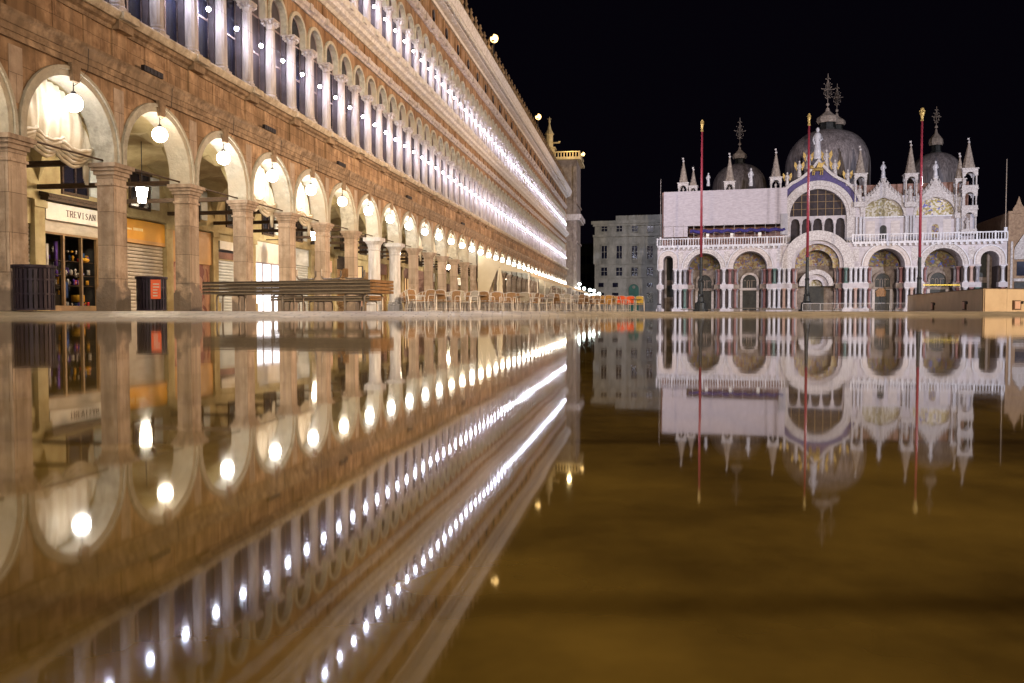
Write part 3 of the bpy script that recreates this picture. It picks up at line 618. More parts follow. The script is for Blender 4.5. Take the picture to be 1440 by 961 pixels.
# ------------------------------------------------------------------ globes, lanterns, festoons, curtains
gl0 = None; vis = 0
for k in range(K0, K1):
    c = SK(k)+PW/2+BAY/2
    lab = ('white glass globe lamp hanging in the '+ordn(k)+' full arch of the arcade from the left') if k >= 0 else \
          ['white globe lamp in the arch cut by the left edge of the photo','white globe lamp in the arch just outside the left edge','white globe lamp at the nearest end of the arcade'][-k-1]
    if gl0 is None:
        gl0 = thing('globe_lamp', lab, 'lamp', pw(c+.08, .02, 4.29), PROT, 'globe lamps hanging in the arches')
        q = MB(); q.ball((0,0,0), .18, 16, 10); q.build('globe', 'globe', gl0, True)
        q = MB(); q.tube([(0,0,.2),(0,0,.42)], .012); q.tube([(0,0,.35),(.10,-.06,.45),(.16,-.22,.72),(.17,-.24,1.15)], .007); q.lathe([(.05,.19),(.05,.23),(.02,.25)],0,0,0,8); q.build('cord', 'iron', gl0)
    else:
        o = inst(gl0, None, pw(c+.08, .02, 4.29)); o['label'] = lab; gb = [x for x in o.children if x.name.startswith('globe')][0]; gb.material_slots[0].link = 'OBJECT'; gb.material_slots[0].material = M[random.Random(k*7).choice(['globe','globe','globewarm','globedim'])]
la0 = None; li = 0
for k in range(-1, 9):
    s = 21.16+12.16*k
    if s < SA or s > SB-3: continue
    lab = 'glowing hexagonal lantern under the arcade vault, '+ordn(li)+' from the left'; li += 1
    if la0 is None:
        la0 = thing('hanging_lantern', lab, 'lantern', pw(s, 2.35, 3.28), PROT, 'lanterns along the middle of the arcade')
        q = MB(); q.lathe([(.09,-.22),(.155,.18),(.16,.2)],0,0,0,6); q.build('glass', 'lantern', la0)
        q = MB(); q.lathe([(.19,.2),(.16,.24),(.07,.34),(.02,.38)],0,0,0,6); q.lathe([(.03,-.36),(.08,-.3),(.10,-.235),(.10,-.221)],0,0,0,6); q.tube([(0,0,.38),(0,0,1.5)], .012)
        for a in range(6): q.tube([(.094*math.cos(a*PI/3),.094*math.sin(a*PI/3),-.22),(.162*math.cos(a*PI/3),.162*math.sin(a*PI/3),.2)], .008, 4)
        q.build('metal_frame', 'iron', la0)
    else:
        o = inst(la0, None, pw(s, 2.35, 3.28)); o['label'] = lab
def ico(r): 
    b = MB(); b.ball((0,0,0), r, 8, 5); return b
def string(label, z, zc, jlo, jhi, nstuff):
    t = thing('light_string', label, 'string lights', pw(0,0,0), PROT)
    q = MB(); pts = []
    for j in range(nstuff[0], NJ): pts += [(Sf(j)+H/2, -.06, z+.16), (Sf(j)+H, -.19, z+.10)]
    q.tube(pts, .003, 4)
    for j in range(nstuff[0], NJ): q.lathe([(.03,.05),(.03,.15)], Sf(j)+H/2, -.06, z, 6)
    q.build('cable', 'iron', t)
    b0 = None
    for j in range(nstuff[0], NJ):
        if b0 is None: b0 = ico(.062).build('bulb', 'bulb', t, True); b0.location = (Sf(j)+H/2, -.06, z)
        else: inst(b0, t, (Sf(j)+H/2, -.06, z))
string('string of cool white bulbs, one in each window of the lower columned storey', 8.08, 0, 0, 0, (3,))
string('string of cool white bulbs, one in each window of the upper columned storey', 13.12, 0, 0, 0, (8,))
def curtain(k, lab, seed, droop=1.0):
    c = SK(k)+PW/2+BAY/2; t = thing('gathered_curtain', lab, 'curtain', pw(c, .60, 0), PROT, 'cream curtains bunched up in the arches'); rr = random.Random(seed)
    ph = [rr.uniform(0, 6) for _ in range(4)]
    n, m_ = 70, 16; vs = []; fs = []
    for j in range(m_+1):
        v = j/m_
        for i in range(n+1):
            u = -1+2*i/n; x = u*(AR+.02)
            top = ACZ+math.sqrt(max(0, AR*AR-x*x))*.99
            bot = 3.36+.10*abs(math.sin(u*3.2+ph[0]))-.05*math.sin(u*2)-(.30*droop if u > .86 else 0)
            z = top+(bot-top)*v
            y = .05*math.sin(u*26+ph[1]+v*1.2)*(0.35+v)+.03*math.sin(u*47+ph[2]-v*2)*(1-.3*v)-.10*math.sin(v*PI)*.6
            vs.append((x, y, z))
    for j in range(m_):
        for i in range(n): a = j*(n+1)+i; fs.append((a, a+1, a+n+2, a+n+1))
    MB().add(vs, fs).build('cloth', 'curtain', t, True)
    q = MB()
    for s_, e_, lo in ((-1.22,-.45,3.34),(-.5,.3,3.28),(.2,1.2,3.2)):
        for f in range(5):
            pts = [(s_+(e_-s_)*i/10, -.06-.03*f+.02*math.sin(i+f), lo+.16+.05*f-(.24-.035*f)*math.sin(PI*i/10)+.012*math.sin(i*2.1+ph[3]+f)) for i in range(11)]
            q.tube(pts, .035+.012*rr.random(), 7)
    for f in range(4): q.tube([(1.08+.04*f,-.05*f*.5,3.35),(1.10+.03*f,-.04,3.15),(1.12+.02*f,-.03,2.92-.04*f)], .04, 6)
    q.build('swag', 'curtain', t, True)
curtain(0, 'cream curtain bunched up in the largest arch at the left', 1)
curtain(3, 'cream curtain bunched up in the fourth arch, above the end of the walkway stack', 2)
curtain(4, 'cream curtain bunched up in the fifth arch from the left', 3)
curtain(9, 'cream curtain bunched up in the tenth arch from the left', 4)
curtain(10, 'cream curtain bunched up in the eleventh arch from the left', 5)
curtain(11, 'cream curtain bunched up in the twelfth arch from the left', 6)
# ------------------------------------------------------------------ roof floodlights that show in the photo
def roofflood(loc, rz, lab):
    t = thing('roof_or_fill_flood', lab, 'floodlight', loc, rz, 'amber floodlights on the roof line')
    q = MB(); q.tube([(0,0,-1.3),(0,0,-.2)], .05); q.box(-.25,.25,-.1,.1,-.25,-.18); q.tube([(0,0,-.9),(-.4,0,-1.2)], .03); q.build('bracket', 'iron', t)
    q = MB(); q.ball((0,-.05,0), .30, 12, 8); q.build('lamp', 'flood', t, True)
    q = MB(); q.lathe([(.06,.30),(.26,.20),(.29,.05),(.27,.05),(.22,.18),(.05,.26)],0,.05,0,12); q.build('hood', 'iron', t)
roofflood(pw(58.9, -.75, 19.75), PROT, 'amber floodlight on the roof edge, highest and nearest of three')
roofflood(pw(84.0, -.75, 20.0), PROT, 'amber floodlight on the roof edge, second along the roof line')
roofflood(pw(126.5, -2.2, 24.2), PROT, 'amber floodlight at the corner of the clock tower top')
# ------------------------------------------------------------------ clock tower at the far end
ct = thing('clock_tower', 'tall pale clock tower with lit roof terrace beyond the arcaded palace', 'tower', pw(0,0,0), PROT)
q = MB(); q.box(125.6, 133, -1.4, 9, 0, 23.2)
for z in (4.2, 10.6, 16.4): q.box(125.4, 133.2, -1.6, 9, z, z+.25)
for y in (-1.3, .6, 2.6, 4.6): 
    for z in (4.5, 10.9, 16.7): q.box(125.45, 125.6, y, y+.45, z, z+5.6)
q.build('wall', 'towerst', ct)
for z0, z1 in ((5.6,8.6),(12.0,15.0),(18,20.6)):
    for y in (.0, 2.0, 4.0):
        a = MB(); a.box(125.56, 125.64-.01, y+.4-.0, y+1.5, z0, z1); a.build('window', 'glass', ct)
q = MB(); q.box(124.9,133.6,-2.1,9.3,14.3,14.9); q.box(125.1,133.4,-1.9,9.2,14.0,14.3); q.build('cornice', 'colst', ct)
q = MB(); q.box(125.0,133.5,-2.0,9.2,23.2,23.6); q.build('cornice', 'towertop', ct)
q = MB()
for i in range(24): q.box(125.15,125.3,-1.8+i*.45,-1.65+i*.45,23.6,24.3)
for i in range(16): q.box(125.4+i*.5,125.55+i*.5,-1.85,-1.7,23.6,24.3)
q.box(125.1,125.35,-1.9,9,24.3,24.45); q.box(125.351,133.4,-1.9,-1.65,24.3,24.45); q.build('balustrade', 'towertop', ct)
q = MB(); q.box(126.4,128,2.2,3.8,23.6,25.2); q.box(126.2,128.2,2.0,4.0,25.2,25.4); q.lathe([(.6,25.4),(.55,27.4),(.75,27.5),(.3,28.3),(.12,29.2),(.2,29.5),(.03,30.2)],127.2,3,0,10)
q.box(126.0,126.3,1.2,1.5,26.0,26.2); q.tube([(127.2,1.4,26.2),(127.2,4.6,26.2)], .12); q.tube([(127.2,2.7,29.9),(127.2,3.3,29.9)], .05); q.build('bell_turret', 'towertop', ct)
l = bpy.data.lights.new('terrace_lamp', 'POINT'); l.energy = 260; l.color = (1,.72,.32); l.shadow_soft_size = .3
o = bpy.data.objects.new('terrace_lamp', l); COL.objects.link(o); o.location = pw(124.0, -.5, 25.2)
# ------------------------------------------------------------------ awnings
def awning(s0, s1, lab):
    t = thing('cafe_awning', lab, 'awning', pw(0,0,0), PROT)
    n = int((s1-s0)/1.5); b = MB(); 
    for i in range(n):
        a = s0+(s1-s0)*i/n; c = s0+(s1-s0)*(i+1)/n; m_ = (a+c)/2
        for (x0, x1, d0, d1) in ((a, m_, 0, -.07), (m_, c, -.07, 0)):
            b.add([(x0,-.25,4.02+d0*.3),(x1,-.25,4.02+d1*.3),(x1,-3.9,2.75+d1),(x0,-3.9,2.75+d0),(x0,-.25,4.0+d0*.3),(x1,-.25,4.0+d1*.3),(x1,-3.9,2.73+d1),(x0,-3.9,2.73+d0)],
                  [(0,3,2,1),(4,5,6,7),(0,4,7,3),(1,2,6,5)])
    b.build('canopy', 'awning', t)
    b = MB()
    for i in range(n*2):
        a = s0+(s1-s0)*i/(n*2); c = s0+(s1-s0)*(i+1)/(n*2); b.plate([(a,2.72),(a,2.5),((a+c)/2,2.43),(c,2.5),(c,2.72)], -3.93, -3.905)
    b.build('valance', 'awning', t)
    b = MB(); 
    b.plate([(-.25,4.02),(-3.88,2.72),(-3.88,2.62),(-1.6,2.9),(-.7,.6),(-.25,.4)], s0-.03, s0-.001); b.v = [(y, x, z) for x, y, z in b.v]; b.build('side_panel', 'awning', t)
    b = MB()
    for i in range(0, n+1, 3):
        a = s0+(s1-s0)*i/n; b.tube([(a,-3.8,GZ),(a,-3.8,2.72)], .035); b.tube([(a,-.25,3.9),(a,-3.8,2.65)], .025)
    b.build('post', 'alu', t)
awning(55.6, 84.5, 'nearer cream cafe awning sloping out from the arcade above stacked chairs')
awning(89.0, 119.0, 'farther cream cafe awning sloping out from the arcade beside the street lamps')
# ------------------------------------------------------------------ street lamps
def candelabra(loc, h, lab):
    t = thing('street_lamp', lab, 'street lamp', loc, 0, 'branched street lamps at the end of the square')
    q = MB(); q.lathe([(.35,0),(.3,.3),(.15,.6),(.09,1.2),(.07,h)],0,0,0,10)
    P = [(0,0,h+.35)]+[(.75*math.cos(a),.75*math.sin(a),h-.35) for a in (0.3, 2.4, 4.5)]
    for p_ in P[1:]: q.tube([(0,0,h-.6),(p_[0]*.6,p_[1]*.6,h-.75),(p_[0],p_[1],h-.6)], .04)
    q.build('post', 'iron', t)
    for p_ in P: q = MB(); q.ball(p_, .24, 12, 8); q.build('globe', 'streetglobe', t, True)
candelabra((10.3, 125, G), 3.9, 'white-globed street lamp, tallest, against the corner of the clock tower')
candelabra((11.6, 122, G), 2.9, 'white-globed street lamp, middle one by the clock tower passage')
candelabra((13.0, 130, G), 3.0, 'white-globed street lamp, farthest right, before the grey palace')
candelabra((11.9, 112, G), 2.1, 'white-globed street lamp, lowest, above the terrace chairs')
# ------------------------------------------------------------------ bins
def bin_(loc, lab, notice):
    t = thing('litter_bin', lab, 'litter bin', loc, 0, 'black slatted litter bins')
    q = MB(); r = .32; n = 26
    for i in range(n):
        a = 2*PI*i/n; c, s_ = math.cos(a), math.sin(a)
        q.add([(c*r-s_*.028, s_*r+c*.028, .03),(c*r+s_*.028, s_*r-c*.028, .03),(c*(r+.015)+s_*.028, s_*(r+.015)-c*.028, .03),(c*(r+.015)-s_*.028, s_*(r+.015)+c*.028, .03),
               (c*r-s_*.028, s_*r+c*.028, .80),(c*r+s_*.028, s_*r-c*.028, .80),(c*(r+.015)+s_*.028, s_*(r+.015)-c*.028, .80),(c*(r+.015)-s_*.028, s_*(r+.015)+c*.028, .80)],
              [(0,1,2,3),(7,6,5,4),(0,4,5,1),(1,5,6,2),(2,6,7,3),(3,7,4,0)])
    q.build('slats', 'binmetal', t)
    q = MB(); 
    for z in (.02,.30,.56): q.lathe([(r+.018,z),(r+.022,z),(r+.022,z+.03),(r+.018,z+.03)],0,0,0,26,cap=False)
    q.lathe([(r+.045,.78),(r+.05,.80),(r+.05,.84),(r-.02,.845),(r-.02,.78)],0,0,0,26,cap=False); q.build('hoops', 'binmetal', t)
    q = MB(); q.lathe([(r-.03,.04),(r-.03,.76)],0,0,0,20); q.build('liner', 'iron', t, True)
    if notice:
        q = MB(); q.box(.04,.26,-r-.03,-r-.022,.30,.76); o = q.build('notice', 'sticker', t); o.rotation_euler = (0,0,.25)
        q = MB()
        for z in (.36,.43,.50,.57,.64): q.box(.09,.19+.04*(z > .5),-r-.034,-r-.031,z,z+.028)
        q.build('print', 'whitegood', o)
bin_((-8.78, 15.05, G), 'black slatted litter bin without a notice, at the left edge of the arcade', False)
bin_((-8.78, 19.95, G), 'black slatted litter bin with an orange notice, in front of the pale shutter', True)
# ------------------------------------------------------------------ stacks of raised walkway sections
def legs(q, x, y0, y1, z0, z1, r=.022):
    rr = .09; up = 1 if z1 > z0 else -1
    q.tube([(x,y0,z0),(x,y0,z1-up*rr),(x,y0+rr*.3,z1-up*rr*.3),(x,y0+rr,z1),(x,y1-rr,z1),(x,y1-rr*.3,z1-up*rr*.3),(x,y1,z1-up*rr),(x,y1,z0)], r, 7)
def walkway(loc, rz, lab, L=4.3, n=4, z0=.40, dz=.072, up=False, wd=1.0):
    t = thing('walkway_stack', lab, 'walkway stack', loc, rz, 'stacked high-water walkway sections')
    for i in range(n):
        z = z0+i*dz; q = MB()
        for j in range(5): q.box(-L/2, L/2-.06, -wd/2+j*wd/5+.01, -wd/2+(j+1)*wd/5-.01, z+.022, z+dz-.014)
        d = q.build('deck', 'plank', t)
        q = MB(); q.box(-L/2, L/2-.06, -wd/2-.004, -wd/2+.02, z, z+.020); q.box(-L/2, L/2-.06, wd/2-.02, wd/2, z, z+.020); q.build('edge_rail', 'plankedge', d)
        q = MB(); q.box(L/2-.059, L/2, -wd/2, wd/2, z+.003, z+dz-.012); q.build('end_board', 'rust', d)
    for x in (-L/2+.35, -L/2+.52, -.35, -.1, L/2-.75, L/2-.25):
        q = MB(); legs(q, x, -wd/2+.08, wd/2-.08, 0, z0-.005); q.build('leg', 'steel', t)
    if up:
        zt = z0+n*dz
        for x in (L/2-2.0, L/2-1.35, L/2-.75):
            q = MB(); q.tube([(x,-wd/2+.1,zt+.24),(x,-wd/2+.1,zt+.08),(x+.05,-wd/2+.1,zt+.02),(x+.25,-wd/2+.1,zt+.012),(x+.45,-wd/2+.1,zt+.02),(x+.5,-wd/2+.1,zt+.08),(x+.5,-wd/2+.1,zt+.2)], .02, 7); q.build('leg', 'steel', t)
        q = MB(); q.box(L/2-.75,L/2-.65,-wd/2,-wd/2+.08,zt+.05,zt+.24); q.build('upright_block', 'rust', t)
    return t
walkway((-5.05, 19.2, G), R(-19), 'front stack of dark plank walkway sections with upturned legs on top, before the arcade', 4.55, 4, .40, .078, True)
walkway((-4.9, 21.9, G), R(-14), 'low stack of plank walkway sections behind the front stack', 2.9, 2, .28, .07)
# ------------------------------------------------------------------ cafe terrace
def make_chair(m, name='cafe_chair'):
    t = thing(name, '', 'chair')
    q = MB(); w_ = .25
    for sx in (-1, 1):
        q.tube([(sx*w_,-.24,0),(sx*w_*.98,-.22,.42),(sx*w_,-.20,.62),(sx*w_,-.12,.66),(sx*w_,.18,.66)], .013, 5)
        q.tube([(sx*w_,.28,0),(sx*w_*.95,.20,.42),(sx*w_*.95,.25,.70),(sx*w_*.9,.30,.86)], .013, 5)
        q.tube([(sx*w_,-.235,.12),(sx*w_,.265,.12)], .009, 4)
    q.tube([(-w_*.9,.30,.86),(-.1,.33,.90),(.1,.33,.90),(w_*.9,.30,.86)], .013, 5); q.tube([(-w_,-.22,.40),(w_,-.22,.40)], .011, 4); q.build('frame', 'alu', t)
    q = MB(); q.box(-.235,.235,-.22,.20,.425,.455); q.build('seat', m, t)
    q = MB(); q.add([(-.21,.215,.50),(.21,.215,.50),(.20,.315,.86),(.06,.325,.885),(-.06,.325,.885),(-.20,.315,.86),(-.21,.235,.50),(.21,.235,.50),(.20,.335,.86),(.06,.345,.885),(-.06,.345,.885),(-.20,.335,.86)],
              [(0,1,2,3,4,5),(11,10,9,8,7,6),(0,6,7,1),(1,7,8,2),(2,8,9,3),(3,9,10,4),(4,10,11,5),(5,11,6,0)]); q.build('backrest', m, t)
    return t
protos = {}
def chair(kind, loc, rz, lab):
    if kind not in protos: protos[kind] = o = make_chair({'brown':'wicker','ochre':'ochrewick','red':'redwick','yellow':'yelwick','grey':'greywick'}[kind]); o.location = loc; o.rotation_euler = (0,0,rz)
    else: o = inst(protos[kind], None, loc, (0,0,rz))
    o['label'] = lab; o['category'] = 'chair'; o['group'] = 'cafe terrace chairs'
tb0 = None
A = Vector((-4.0, 32.5)); Bv = Vector((7.9, 48.0)); dv = (Bv-A); Ln = dv.length; dv.normalize(); nv = Vector((-dv.y, dv.x))
rowname = ['front','second','third','fourth','fifth','sixth']
rc = random.Random(11); cnt = {}; tcount = {}
for row in range(6):
    nslot = int((Ln-row*1.2)/.56)
    for i in range(nslot):
        p_ = A+dv*(.3+row*.9+i*.56)+nv*(row*1.0)+Vector((rc.uniform(-.06,.06), rc.uniform(-.1,.1)))
        px = 720+F*p_.x/p_.y
        if i % 5 == 2:
            tcount[row] = tcount.get(row, 0)+1; lab = ordn(tcount[row]-1)+' small round cafe table from the left in the '+rowname[row]+' row of the terrace'
            if tb0 is None:
                tb0 = thing('cafe_table', lab, 'table', (p_.x, p_.y, G), 0, 'cafe terrace tables')
                q = MB(); q.lathe([(.33,.70),(.34,.705),(.34,.725),(.33,.73)],0,0,0,18); q.build('tabletop', 'tabletop', tb0)
                q = MB(); q.lathe([(.03,.03),(.03,.70)],0,0,0,8)
                for a in range(4): q.tube([(0,0,.06),(.25*math.cos(a*PI/2+.4),.25*math.sin(a*PI/2+.4),.015)], .018, 5)
                q.build('pedestal', 'alu', tb0)
            else: o = inst(tb0, None, (p_.x, p_.y, G)); o['label'] = lab
            continue
        kind = 'brown'
        if px > 893: kind = 'yellow'
        elif px > 870: kind = 'red'
        elif px > 835: kind = 'ochre'
        elif rc.random() < .3: kind = 'grey'
        base = math.atan2(dv.y, dv.x)
        rz = base+(R(-90) if i % 5 in (1, 4) else R(90))+rc.uniform(-.5,.5)
        if i % 5 == 0: rz = base+rc.uniform(-.4,.4)
        cnt[(kind,row)] = cnt.get((kind,row), 0)+1
        cn = {'brown':'brown wicker','ochre':'ochre wicker','red':'orange-red woven','yellow':'yellow woven','grey':'grey mesh'}[kind]
        chair(kind, (p_.x, p_.y, G), rz, ordn(cnt[(kind,row)]-1)+' '+cn+' cafe chair from the left in the '+rowname[row]+' row of the terrace')
# tall folded parasol among the chairs
t = thing('folded_parasol', 'folded cream parasol tied to its pole among the terrace chairs', 'parasol', (-.72, 47.5, G))
q = MB(); q.lathe([(.25,0),(.25,.06),(.03,.08),(.025,2.6)],0,0,0,10); q.build('pole', 'steel', t)
q = MB(); q.lathe([(.05,1.0),(.20,1.05),(.16,1.5),(.19,1.6),(.10,2.3),(.03,2.55)],0,0,0,14,.25); q.build('canopy', 'awning', t)
# ------------------------------------------------------------------ basilica
OX, OY = 24.66, 139.0; CX = (.9648, -.2632); CY = (.2632, .9648)
BROT = math.atan2(CX[1], CX[0])
PIT = math.atan((480.5-HY)/F)
def adj(px, py):
    e = math.tan(math.atan((480.5-py)/F)-PIT); return 720+(px-720)*(math.cos(PIT)-e*math.sin(PIT))
def bt(px, sb=0.0):
    r = (px-720)/F; ox = OX+CY[0]*sb; oy = OY+CY[1]*sb
    return (oy*r-ox)/(CX[0]-r*CX[1])
def bd(px, sb=0.0): return OY+CY[1]*sb+CX[1]*bt(px, sb)
def bh(px, py, sb=0.0): return math.tan(math.atan((480.5-py)/F)-PIT)*bd(px, sb)
ba = thing('basilica', 'white marble basilica with five deep portals, pinnacles and lead domes closing the square', 'church', (OX, OY, CAMZ), BROT)
YT = 4.6   # setback of the upper facade
Z_T = bh(1200, 341.5)     # terrace level
ARC = [(932,946,360,384),(966,1013,360,378),(1030,1078,353.4,378),(1112,1185,338,376),(1219.5,1271,349.6,378),(1298,1352,349,378),(1377,1403,353,372)]
EDG = [924,956,1021,1095,1202,1284,1364,1414]
ZS = bh(1150, 377)
NB = 3.6
wl = MB(); bkm = MB()
ninfo = []
for i, (a, b_, yt, ys) in enumerate(ARC):
    x0, x1 = bt(a), bt(b_); cx = (x0+x1)/2; r = (x1-x0)/2; mid = (a+b_)/2
    zt = bh(mid, yt); zc = zt-r; e0, e1 = bt(EDG[i]), bt(EDG[i+1])
    top = Z_T if i != 3 else Z_T
    if i == 3:
        # central arch rises over the terrace edge
        wl.box(e0, x0, 0, NB, ZS, Z_T); wl.box(x1, e1, 0, NB, ZS, Z_T)
    else: wl.archwall(e0, e1, ZS, top, cx, max(zc, ZS), r, 0, NB, 20)
    ninfo.append((cx, r, max(zc, ZS), x0, x1, e0, e1))
wl.box(bt(924), bt(1414), 0.001, YT, Z_T, Z_T+.02)
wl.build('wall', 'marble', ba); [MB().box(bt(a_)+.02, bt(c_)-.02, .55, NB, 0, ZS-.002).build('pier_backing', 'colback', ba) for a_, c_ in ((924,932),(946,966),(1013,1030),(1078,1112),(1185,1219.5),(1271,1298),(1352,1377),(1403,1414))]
# central arch body, standing forward
cx, r, zc, x0, x1, e0, e1 = ninfo[3]
q = MB(); q.ring(cx, zc, r, r+1.55, -.35, 3.2, ZS, 28); q.build('portal_arch', 'carved', ba)
q = MB(); q.ring(cx, zc, r-.55, r, .2, .6, ZS, 28); q.build('portal_arch', 'marble', ba)
q = MB(); q.ring(cx, zc, r-1.5, r-.55, 1.0, 1.5, ZS, 28); q.build('mosaic', 'mosaic', ba)
for i, (cx, r, zc, x0, x1, e0, e1) in enumerate(ninfo):
    if i != 3:
        q = MB(); q.ring(cx, zc, r, r+.30, -.12, -.001, ZS, 24); q.ring(cx, zc, r+.30, r+.65, -.2, -.001, ZS, 24); q.ring(cx, zc, r+.65, r+.8, -.12, -.001, ZS, 24)
        pa_ = q.build('portal_arch', 'carved' if i % 2 else 'slab', ba)
        q = MB(); q.ring(cx, zc, r+.8, r+.95, -.26, -.001, ZS, 24); q.build('moulding', 'm_white', pa_)
    # the recess
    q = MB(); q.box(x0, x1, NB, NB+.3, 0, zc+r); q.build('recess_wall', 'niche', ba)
    if i in (0, 6):
        q = MB(); q.box(cx-.5,cx+.5,NB-.08,NB-.001,5.5,9.3); q.box(cx-.6,cx+.6,NB-.08,NB-.001,2.6,4.6); q.build('window', 'bronze', ba)
        q = MB(); q.box(cx-.9,cx-.5,NB-.12,NB-.001,2.4,9.6); q.box(cx+.6,cx+.9,NB-.12,NB-.001,2.4,9.6); q.build('window_surround', 'marble', ba); continue
    lun = MB(); lun.halfdisc(cx, max(zc, ZS)+.02, r-.15 if i != 3 else r-1.5, NB-.12, NB-.001 if i != 3 else NB-.001)
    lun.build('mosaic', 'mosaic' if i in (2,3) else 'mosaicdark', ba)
    if i == 3:
        rr = r*.68; z2 = bh(1150, 402)
        q = MB(); q.ring(cx, z2, rr-.75, rr, 1.6, 3.3, None, 22); q.build('portal_arch', 'carved', ba)
        q = MB(); q.ring(cx, z2, rr-1.6, rr-.75, 2.2, 3.4, None, 22); q.build('portal_arch', 'marble', ba)
        q = MB(); q.halfdisc(cx, z2+.02, rr-1.6, 3.2, 3.45); q.build('lunette', 'relief', ba)
        q = MB(); q.box(cx-1.35,cx+1.35,3.3,3.5,.3,z2); q.build('door', 'bronze', ba)
    else:
        z2 = bh(1150, 402); hw = r*.42
        q = MB(); q.ring(cx, z2+.9, hw, hw+.35, NB-.4, NB-.001, z2-.2, 16); q.box(cx-hw-.5,cx+hw+.5,NB-.5,NB-.001,z2-.55,z2-.21); q.build('window_surround', 'slab' if i == 2 else 'niche', ba)
        q = MB(); q.halfdisc(cx, z2+.9, hw-.01, NB-.2, NB-.001, z2-.2); w_ = q.build('window', 'bronze', ba)
        q = MB()
        for t_ in (-.33, .0, .33): q.box(cx+hw*t_-.05,cx+hw*t_+.05,NB-.28,NB-.201,z2-.2,z2+1.0)
        for t_ in (-.66,-.16,.33,.66): q.ring(cx+hw*t_, z2+.95, .12, .2, NB-.28, NB-.201, None, 8)
        q.build('tracery', 'niche', w_)
        q = MB(); q.box(cx-hw,cx+hw,NB-.25,NB-.001,.3,z2-.56); q.build('door', 'bronze', ba)
        q = MB(); q.box(cx-hw-.4,cx-hw,NB-.3,NB-.001,.1,z2-.551); q.box(cx+hw,cx+hw+.4,NB-.3,NB-.001,.1,z2-.551); q.box(cx-hw,cx+hw,NB-.3,NB-.001,z2-.62,z2-.552); q.build('door_frame', 'slab', ba)
# column clusters
Z1a, Z1b = .55, bh(1150, 405.5); Z2a, Z2b = bh(1150, 399), ZS
def shaft(z0, z1, r=.23):
    q = MB(); q.box(-.33,.33,-.33,.33,z0,z0+.12); q.lathe([(.31,z0+.12),(.32,z0+.2),(.25,z0+.32),(r,z0+.36),(r*.93,z1-.5),(r+.03,z1-.46),(r,z1-.42),(r+.13,z1-.12)],0,0,0,12); q.box(-.34,.34,-.34,.34,z1-.12,z1); return q
src = {}
cc = random.Random(5)
def put(x, y, tier, m):
    k_ = (tier, m)
    if k_ not in src: src[k_] = shaft(*((Z1a, Z1b) if tier == 0 else (Z2a, Z2b))).build('column', m, ba, False); src[k_].location = (x, y, 0)
    else: inst(src[k_], ba, (x, y, 0))
PIE = [(924,932),(946,966),(1013,1030),(1078,1112),(1185,1219.5),(1271,1298),(1352,1377),(1403,1414)]
led = MB()
for a, b_ in PIE:
    x0, x1 = bt(a), bt(b_); L = x1-x0; n = max(1, round(L/.78))
    led.box(x0-.1, x1+.1, -.35, .9, Z1b, Z2a); led.box(x0-.15, x1+.15, -.45, .9, 0, Z1a); led.box(x0-.05, x1+.05, -.3, .56, ZS-.001, ZS+.22)
    pal = ['m_white','m_grey','m_white','m_red','m_white','m_green','m_pink'] 
    for i in range(n):
        for tier in (0, 1): put(x0+L*(i+.5)/n, 0.02, tier, pal[(i*2+tier*3+int(a)) % 7] if cc.random() < .6 else 'm_white')
    q = MB(); q.box((x0+x1)/2-.45, (x0+x1)/2+.45, -.03, -.001, ZS+1.0, ZS+3.0) if L > 1.6 else None
    if L > 1.6: q.build('carved_panel', 'carved', ba)
led.build('ledge', 'marble', ba)
for (cx, r, zc, x0, x1, e0, e1) in ninfo[1:6]:
    pl = ['m_red','m_grey','m_pink'] 
    for j in range(3 if r > 3.9 else 2):
        for tier in (0, 1):
            for sgn, xx in ((1, x0), (-1, x1)): 
                if len([o for o in ba.children if o.name.startswith('column')]) < 99: put(xx+sgn*(.35+.25*j), 1.1+.75*j, tier, pl[j % 3])
    led2 = MB()
    for sgn, xx in ((1, x0), (-1, x1)):
        a_, b2 = sorted((xx, xx+sgn*1.1)); led2.box(a_, b2, .95, 3.2, Z1b, Z2a); led2.box(a_, b2, .95, 3.2, 0, Z1a)
    led2.build('ledge', 'niche', ba)
# balustrade of the terrace
q = MB()
def balus(xa, xb):
    L = xb-xa; q.box(xa, xb, -.35, .12, Z_T-.25, Z_T+.12); q.box(xa, xb, -.28, -.05, Z_T+1.12, Z_T+1.3); n = int(L/.42)
    for i in range(n+1):
        x = xa+L*i/n
        if i % 6 == 0: q.box(x-.12, x+.12, -.3, -.03, Z_T+.12, Z_T+1.36)
        else: q.box(x-.055, x+.055, -.23, -.1, Z_T+.12, Z_T+1.12)
    for i in range(int(L/.8)): q.box(xa+.8*i+.2, xa+.8*i+.5, -.45, -.001, Z_T-.6, Z_T-.25)
balus(bt(924), bt(1104)); balus(bt(1197), bt(1414)); q.build('balustrade', 'm_white', ba)
# body of the church
q = MB(); q.box(bt(926), bt(1372), YT+1.0, 46, 0, bh(1150, 262, YT)); q.box(bt(1372), bt(1413), YT, 46, 0, Z_T-.1); q.build('nave_walls', 'brickdark', ba)
